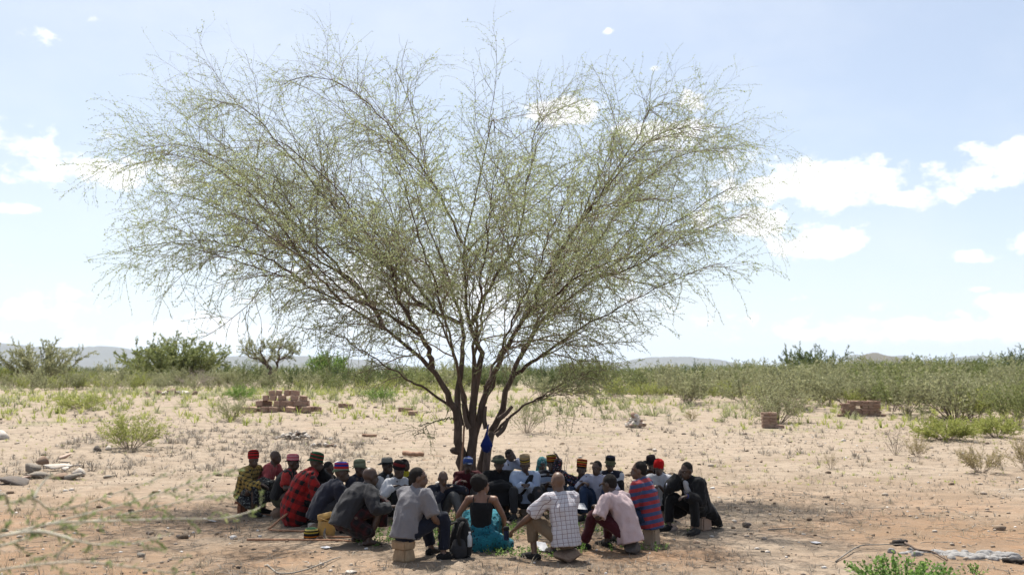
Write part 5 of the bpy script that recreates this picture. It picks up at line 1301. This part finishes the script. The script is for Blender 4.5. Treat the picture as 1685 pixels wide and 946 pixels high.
# backpack and bottle
def pack():
    b = rel(758, 916); root = link('backpack', None, None, None, b, (0, 0, -.25)); tag(root, 'black backpack standing upright between grey T-shirt and teal skirt', 'backpack')
    S_ = Solid(); S_.chain([vec(0, 0, .03), vec(0, .0, .16), vec(0, .02, .30), vec(0, .035, .42)], np.array([[.135, .10], [.15, .115], [.135, .10], [.085, .06]]), None, 18)
    me = S_.fuse('pack_body', .011, 3); wrinkle(me, .007, 77, vec(0, 0, 0), 0); link('body', me, C['black'], root)
    S_ = Solid(); S_.chain([vec(.01, -.10, .05), vec(.01, -.115, .13), vec(.01, -.095, .20)], np.array([[.10, .035], [.105, .04], [.085, .025]]), None, 14); me = S_.fuse('pocket', .010, 3); wrinkle(me, .004, 78, vec(0, 0, 0), 0); link('front_pocket', me, C['charcoal'], root)
    for x in (-.11, .06):
        S_ = Solid(); S_.chain([vec(x * .5, -.02, .43), vec(x - .03, -.10, .40), vec(x - .05, -.15, .27), vec(x - .02, -.12, .12)], np.array([[.028, .010]] * 4), vec(1, 0, 0), 8); link('strap', S_.fuse('strap', .008, 2), C['shoe'], root)
    S_ = Solid(); S_.chain([vec(-.03, .03, .44), vec(0, .03, .475), vec(.03, .03, .44)], np.array([.011] * 3), None, 8); link('handle', S_.fuse('handle', .006, 1), C['shoe'], root)
    def pl(t, m):
        p = principled(t, (.75, .8, .85), .15, spec=.5); p.inputs['Transmission Weight'].default_value = .6
    r2 = link('water_bottle', None, None, None, b + vec(.115, -.09, .14)); tag(r2, 'small clear water bottle in the side of the black backpack', 'bottle')
    link('bottle_body', lathe('bottle', [(.0, 0), (.028, .002), (.03, .02), (.029, .06), (.03, .10), (.026, .13), (.012, .15), (.012, .165)], 16), mat('clear plastic', pl), r2)
    link('cap', lathe('bottlecap', [(.014, .16), (.014, .18), (0, .181)], 12), C['white'], r2)
pack()
# blue bag hung in the fork
def bag():
    c = at(801, 742, TD - .55); root = link('cloth_bag', None, None, None, c); tag(root, 'bright blue cloth bag hanging from the right stem of the big tree', 'bag')
    m = plain('bright blue cloth', (.012, .03, .19))
    S_ = Solid(); S_.chain([vec(0, 0, .04), vec(0, 0, .10), vec(.0, 0, .19), vec(0, 0, .27)], np.array([[.085, .07], [.115, .09], [.075, .06], [.022, .02]]), None, 16); me = S_.fuse('bag_body', .010, 3); wrinkle(me, .008, 91, vec(0, 0, 0), 0); link('body', me, m, root)
    S_ = Solid(); S_.chain([vec(0, 0, .26), vec(-.005, 0, .32), vec(.015, .05, .40), vec(.03, .12, .46)], np.array([.026, .018, .014, .012]), None, 10); me = S_.fuse('bag_tie', .007, 2); wrinkle(me, .002, 92, vec(0, 0, 0), 0); link('tie', me, m, root)
bag()
# dark cup in the checked man's hand, papers
p = PPL['check']; w = p['arm'][-1][2] + p['hdir'][-1] * .1; h = p['heading']
cw = p['base'] + vec(w[0] * math.cos(h) + w[1] * math.sin(h), -w[0] * math.sin(h) + w[1] * math.cos(h), w[2])
root = link('flask', None, None, None, cw + vec(-.06, .03, -.10)); tag(root, 'dark blue drinking flask held by the checked-shirt man', 'flask')
link('flask_body', lathe('flask', [(0, 0), (.032, .002), (.034, .02), (.034, .10), (.03, .12)], 16), plain('dark blue enamel', (.02, .03, .07)), root); link('lid', lathe('flasklid', [(.031, .118), (.038, .125), (.038, .16), (.03, .168), (0, .17)], 16), C['black'], root)
def paper(label, p, s, rz, tilt=(0, 0)):
    n = 6; u, v = np.meshgrid(np.linspace(-.5, .5, n), np.linspace(-.5, .5, n)); z = .03 * np.sin(u * 4 + 1) * np.cos(v * 3)
    vv = np.stack([u * s, v * s * 1.35, z * s * 2], -1).reshape(-1, 3); i = (np.arange(n - 1)[:, None] * n + np.arange(n - 1)[None]).ravel(); f = np.stack([i, i + 1, i + n + 1, i + n], -1)
    v2 = np.vstack([vv, vv - [0, 0, .002]]); 
    o = link('paper_sheet', mesh_np('paper', v2, [np.vstack([f, (f + n * n)[:, ::-1]])]), C['white'], None, p, (tilt[0], tilt[1], rz)); return tag(o, label, 'paper')
paper('white sheet of paper under the heel of the checked-shirt man', rel(893, 905) + vec(0, 0, .05), .14, .4, (.5, .2))
q = PPL['lav']; paper('white papers resting on the knee of the lavender-shirt man', at(955, 832, 15.35), .17, .2, (.3, .1))
paper('crumpled white scrap on the sand below the walking sticks', rel(537, 902) + vec(0, 0, .02), .10, .8)
paper('crumpled clear-white scrap near the blurred branches', rel(346, 858) + vec(0, 0, .03), .14, 2.0, (.3, 0))
paper('white scrap on the ground at the lower right', rel(1343, 894) + vec(0, 0, .02), .10, .3)

# antler-like dead twig and bare saplings behind the far arc
def twiggy(name, label, px, py, hpx, D, n, cat='twig'):
    b = at(px, py, D); b[2] = float(hgt(b[0], b[1])); hh = hpx * D / FPX; s1 = fan(n, hh, hh * .6, wob=.12, r=.006, base=.01)
    tw, lv = foliage(*s1, hh / 1.6, 5, 4, .01, 0, .3); put_plant(name, label, cat, b, s1, tw, lv, GREEN['ash'], deadm)
twiggy('dead_twig', 'pale antler-like dead twig standing behind the ragged hat', 820, 790, 84, 18.4, 4)
twiggy('bare_sapling', 'thin leafless sapling behind the gap beside the floral shirt', 928, 800, 98, 18.6, 5, 'sapling')

# ash heap and the leafy plant at the lower right
b = rel(1600, 914); ashm = stone_mat('pale ash', (.17, .165, .16), (.30, .29, .285), 14, dust=(.15, .135, .12))
S_ = Solid()
for i in range(70):
    u, v = rng.normal(0, .42), rng.normal(0, .13); S_.ell(vec(u, v - u * .28, .0), vec(rng.uniform(.03, .1), rng.uniform(.03, .08), rng.uniform(.015, .06)), None, 10)
me = S_.fuse('ash', .012, 2, .5, .7); wrinkle(me, .012, 5, vec(0, 0, 0), 0); tag(link('ash_heap', me, ashm, None, b), 'long low heap of pale grey ash at the lower right', 'ash heap', kind='stuff')
stick('charred_log', 'charred black log end behind the ash heap', [gp(1470, 897, .03), gp(1482, 896, .04), gp(1492, 897, .04)], .04, bark_mat('charred wood', (.012, .011, .01), (.05, .04, .035), 20), 'log')
stick('charred_log', 'charred log at the right end of the ash heap', [gp(1650, 924, .02), gp(1685, 928, .03), gp(1720, 930, .03)], .03, MAT['charred wood'], 'log')
def herb_plant(name, label, px, py, w, h, n, leaf, col):
    b = rel(px, py); tw, lv, sg = Geo(), Geo(), Geo(); s1 = fan(n, h, w, wob=.05, r=.005, base=.25)
    sg.add(*tubes(s1[0], s1[1], 4)[:2]); lv.add(*broad(s1[0], 60, leaf, .32))
    root = link(name, None, None, None, b); tag(root, label, 'plant'); link('stem', sg.mesh('herb_stem'), GREEN['herb'], root)['kind'] = 'stuff'; link('leaf', lv.mesh('herb_leaf', False), GREEN[col], root)['kind'] = 'stuff'
def broad(pts, per, size, wid):
    rad = np.zeros(pts.shape[:2]); bi, p, tan, r, t, ln = branch_off(pts, rad, .15, per, 0); n = len(p)
    d = side_dirs(tan, rng.uniform(.6, 1.3, n), rng.uniform(0, 6.283, n)); d[:, 2] += .15; d = unit(d); w = unit(np.cross(d, vec(0, 0, 1)[None] + rng.normal(0, .3, (n, 3))))
    l = size * rng.uniform(.6, 1.2, n)[:, None]; dn = np.array([0, 0, -.12]) * l
    v = np.stack([p, p + d * l * .4 + w * l * wid, p + d * l + dn, p + d * l * .4 - w * l * wid], 1).reshape(-1, 3)
    return v, np.arange(n * 4).reshape(-1, 4), np.repeat(rng.uniform(0, 1, n), 4)
herb_plant('leafy_plant', 'fresh green broad-leaved plant at the bottom right', 1482, 962, 1.25, .34, 95, .055, 'herb')
herb_plant('leafy_plant', 'small green weed on the right of the broad-leaved plant', 1600, 944, .4, .12, 16, .04, 'herb')

# ------------------------------------------------------------ ground cover nobody could count
def wedge(n, y0, y1, power=1.6, margin=1.1):
    y = y0 + (y1 - y0) * rng.uniform(0, 1, n) ** power; x = rng.uniform(-1, 1, n) * y * (CX / FPX) * margin + 0; return x, y
def keep_off(x, y):
    k = np.ones(len(x), bool)
    for p in PPL.values():
        b = p['base']; k &= (x - b[0]) ** 2 + (y - b[1]) ** 2 > .05
    return k
def tufts(name, label, x, y, nb, hlo, hhi, w, spread, m, curl=.3):
    n = len(x); z = hgt(x, y); bi = np.repeat(np.arange(n), nb); N = len(bi)
    sz = np.repeat(rng.uniform(.45, 1.15, n), nb); a = rng.uniform(0, 6.283, N); u = rng.uniform(.1, 1, N) * spread
    base = np.stack([x[bi] + np.cos(a) * u * .25 * sz * hhi, y[bi] + np.sin(a) * u * .25 * sz * hhi, z[bi] - .008], 1)
    h = rng.uniform(hlo, hhi, N) * sz; d = np.stack([np.cos(a) * u, np.sin(a) * u, np.ones(N)], 1); d = unit(d + rng.normal(0, .12, (N, 3)))
    mid = base + d * (h * .55)[:, None]; tip = mid + unit(d + np.stack([np.cos(a) * curl, np.sin(a) * curl, np.full(N, -.25)], 1)) * (h * .5)[:, None]
    wv = np.stack([-np.sin(a), np.cos(a), 0 * a], 1) * w * sz[:, None] * (y[bi] / 14)[:, None] ** .5
    v = np.stack([base - wv, base + wv, mid + wv * .8, mid - wv * .8, tip], 1).reshape(-1, 3); o = np.arange(N)[:, None] * 5
    g = Geo(); g.add(v, o + np.array([[0, 1, 2, 3]]), np.repeat(np.clip(rng.uniform(0, 1, n)[bi] * .6 + rng.uniform(0, .4, N), 0, 1), 5)); g.f[3] = [o + np.array([[3, 2, 4]])]
    return tag(link(name, g.mesh(name, False), m), label, 'grass', kind='stuff')
def clus(x, y, f, lo, seed):
    return vnoise(np.stack([x, y * .8, 0 * x], 1), f, seed) + rng.normal(0, .25, len(x)) > lo
x, y = wedge(11000, 9.6, 40, 1.3); k = clus(x, y, .9, -.15, 3) & keep_off(x, y); tufts('dry_scrub', 'grey dead scrub tufts scattered over the sand', x[k], y[k], 7, .03, .12, .0046, 1.7, GREEN['ash'])
x, y = wedge(3400, 9.6, 36, 1.3); k = clus(x, y, 1.1, .1, 5) & keep_off(x, y); tufts('dry_grass', 'straw coloured dry grass scattered over the sand', x[k], y[k], 11, .05, .17, .0028, 1.1, GREEN['straw'])
x, y = wedge(2600, 20, 62, 1.0); k = clus(x, y, .45, .1, 8); tufts('green_grass', 'thin green grass on the sand beyond the tree', x[k], y[k], 9, .04, .13, .005, 1.4, GREEN['yellow'])
x = np.concatenate([rng.uniform(-13, -4, 1100), rng.uniform(-20, -3, 500), rng.uniform(4, 20, 500)]); y = np.concatenate([rng.uniform(19, 34, 1100), rng.uniform(32, 55, 500), rng.uniform(22, 48, 500)]); k = clus(x, y, .6, -.1, 12)
tufts('low_scrub', 'brown-grey low scrub on the middle distance sand', x[k], y[k], 16, .06, .24, .007, 1.8, GREEN['ash'])
x = rng.uniform(-2.6, 2.9, 900); y = rng.uniform(12.2, 16.0, 900); k = clus(x, y, 1.6, .0, 21) & keep_off(x, y); k &= ((x - .2) / 2.5) ** 2 + ((y - 14.3) / 1.75) ** 2 < 1
x, y = x[k], y[k]; st_, rr_ = [], []
for xi, yi in zip(x, y):
    s1 = fan(4, rng.uniform(.06, .16), rng.uniform(.12, .26), r=.003, npt=5, base=.15); st_.append(s1[0] + vec(xi, yi, float(hgt(xi, yi)))); rr_.append(s1[1])
st_ = np.concatenate(st_); g = Geo(); g.add(*broad(st_, 70, .034, .34)); tag(link('green_weeds', g.mesh('green_weeds', False), GREEN['herb']), 'low green weeds growing inside the seated circle', 'weeds', kind='stuff')
x, y = wedge(3000, 36, 78, .9, 1.15); k = clus(x, y, .22, -.25, 41); tufts('tall_grass', 'pale green grass before the far thickets', x[k], y[k], 10, .12, .42, .010, 1.0, GREEN['yellow'])
x, y = wedge(1500, 40, 80, .9, 1.15); k = clus(x, y, .3, -.1, 43); tufts('tall_scrub', 'grey-green low scrub before the far thickets', x[k], y[k], 22, .15, .6, .011, 1.3, GREEN['grey'])
# loose gravel and stones
def gravel(name, label, x, y, lo, hi, m):
    n = len(x); V, F = ICO[1]; vs = [unit(V + np.random.default_rng(i).normal(0, .22, V.shape)) * np.array([1, .8, .55]) for i in range(8)]
    T = np.stack(vs)[rng.integers(0, 8, n)]; a = rng.uniform(0, 6.283, n); c, s = np.cos(a)[:, None], np.sin(a)[:, None]
    sz = (lo * (hi / lo) ** (rng.uniform(0, 1, n) ** 2.2))[:, None, None]; T = T * sz; X = T[..., 0] * c - T[..., 1] * s + x[:, None]; Y = T[..., 0] * s + T[..., 1] * c + y[:, None]; Z = T[..., 2] + hgt(x, y)[:, None] + .15 * sz[:, :, 0]
    v = np.stack([X, Y, Z], -1).reshape(-1, 3); f = (np.arange(n)[:, None, None] * len(V) + F[None]).reshape(-1, 3)
    g = Geo(); g.add(v, f, np.repeat(rng.uniform(0, 1, n), len(V))); return tag(link(name, g.mesh(name, False), m), label, 'gravel', kind='stuff')
def gm(t, m):
    principled(t, t.ramp(attr(t), [(0, (.055, .044, .036)), (.3, (.17, .12, .08)), (.6, (.26, .205, .16)), (.82, (.34, .29, .24)), (.93, (.56, .53, .5))]), .9)
mat('gravel', gm)
x, y = wedge(5000, 9.4, 36, 1.4); k = clus(x, y, .7, -.35, 31) & keep_off(x, y); gravel('gravel', 'loose pebbles and stone chips on the sand', x[k], y[k], .008, .045, MAT['gravel'])
x, y = wedge(900, 14, 60, 1.1); gravel('gravel', 'scattered stones further out on the sand', x, y, .025, .11, MAT['gravel'])
# fallen twigs and leaf litter under the crown
n = 2600; a = rng.uniform(0, 6.283, n); r_ = 7.5 * np.sqrt(rng.uniform(0, 1, n)); x = .2 + r_ * np.cos(a); y = 15.0 + r_ * np.sin(a) * .9; k = (y > 9.3) & keep_off(x, y); x, y = x[k], y[k]; n = len(x)
d = rng.uniform(0, 6.283, n); ln = rng.uniform(.05, .3, n); t = np.linspace(0, 1, 4)[None]; bend = rng.normal(0, .22, n)[:, None] * (t * (1 - t)) * 4
X = x[:, None] + np.cos(d)[:, None] * ln[:, None] * t - np.sin(d)[:, None] * bend * ln[:, None]; Y = y[:, None] + np.sin(d)[:, None] * ln[:, None] * t + np.cos(d)[:, None] * bend * ln[:, None]; Z = hgt(X, Y) + .008
g = Geo(); g.add(*tubes(np.stack([X, Y, Z], -1), np.repeat(rng.uniform(.0015, .004, n)[:, None], 4, 1), 3)[:2]); tag(link('twig_litter', g.mesh('twig_litter'), deadm), 'fallen twigs littering the ground under the tree', 'twigs', kind='stuff')

# ------------------------------------------------------------ thorn bush beside the camera, branches reaching in from the left
def near_branches():
    rows = [([(-260, 960), (-120, 910), (0, 882), (62, 866), (130, 848), (234, 820), (330, 788), (376, 773)], 3.7, 4.5), ([(-240, 970), (-110, 925), (0, 898), (65, 879), (135, 861), (229, 840), (299, 825), (388, 811)], 3.6, 4.6),
            ([(-220, 930), (-90, 850), (0, 812), (16, 827), (55, 820), (83, 838), (125, 833), (182, 814), (286, 778)], 3.8, 4.4), ([(0, 882), (62, 874), (130, 890), (166, 896), (213, 895), (286, 877)], 3.7, 4.1), ([(62, 872), (117, 887), (105, 902), (91, 918)], 3.8, 3.7),
            ([(-150, 930), (0, 884), (86, 861), (182, 857), (286, 853), (359, 853), (410, 842), (432, 832)], 3.7, 4.7), ([(-200, 990), (-60, 955), (0, 937), (130, 924), (260, 939), (330, 950)], 3.6, 4.0), ([(55, 820), (66, 800), (85, 778)], 4.0, 4.1)]
    P = np.stack([spline(np.array([at(px, py, d0 + (d1 - d0) * i / (len(r) - 1)) for i, (px, py) in enumerate(r)]), 26) for r, d0, d1 in rows]); foot = vec(-3.8, 3.5, 0); foot[2] = float(hgt(-3.8, 3.5))
    rad = np.repeat(np.linspace(.0062, .002, 26)[None], len(rows), 0)
    root = link('thorn_bush', None); tag(root, 'blurred thorny branches with small green leaves reaching in at lower left', 'bush')
    g = Geo(); g.add(*tubes(P, rad, 6)[:2])
    st = np.stack([spline(np.array([foot, foot * .6 + P[i, 0] * .4 + vec(-.1, 0, .3), P[i, 0]]), 10) for i in (0, 1, 2, 5, 6)]); g.add(*tubes(st, np.repeat(np.linspace(.022, .0085, 10)[None], 5, 0), 6)[:2])
    s = link('stem', g.mesh('thorn_stem'), bark_mat('pale thorn stem', (.42, .39, .30), (.56, .52, .42), 10), root); s['kind'] = 'stuff'
    bi, p, tan, r, t, ln = branch_off(P, rad, .12, 11, 0); n = len(p); d = side_dirs(tan, rng.uniform(.5, 1.2, n), rng.uniform(0, 6.28, n)); gr = grow(p, d, rng.uniform(.03, .13, n), 4, .05, .1, .05)
    g = Geo(); g.add(*tubes(gr, np.repeat(np.linspace(.002, .001, 4)[None], n, 0), 3)[:2]); link('twigs', g.mesh('thorn_twigs'), palestem, root)['kind'] = 'stuff'
    lv = Geo(); lv.add(*leaves_on(gr, 170, .1, .020, .25)); lv.add(*leaves_on(P, 40, .15, .026, .22)); link('crown', lv.mesh('thorn_leaf', False), leaf_mat('thorn leaf', (.12, .16, .06), (.20, .245, .10), (.30, .32, .14), .5), root)['kind'] = 'stuff'
near_branches()
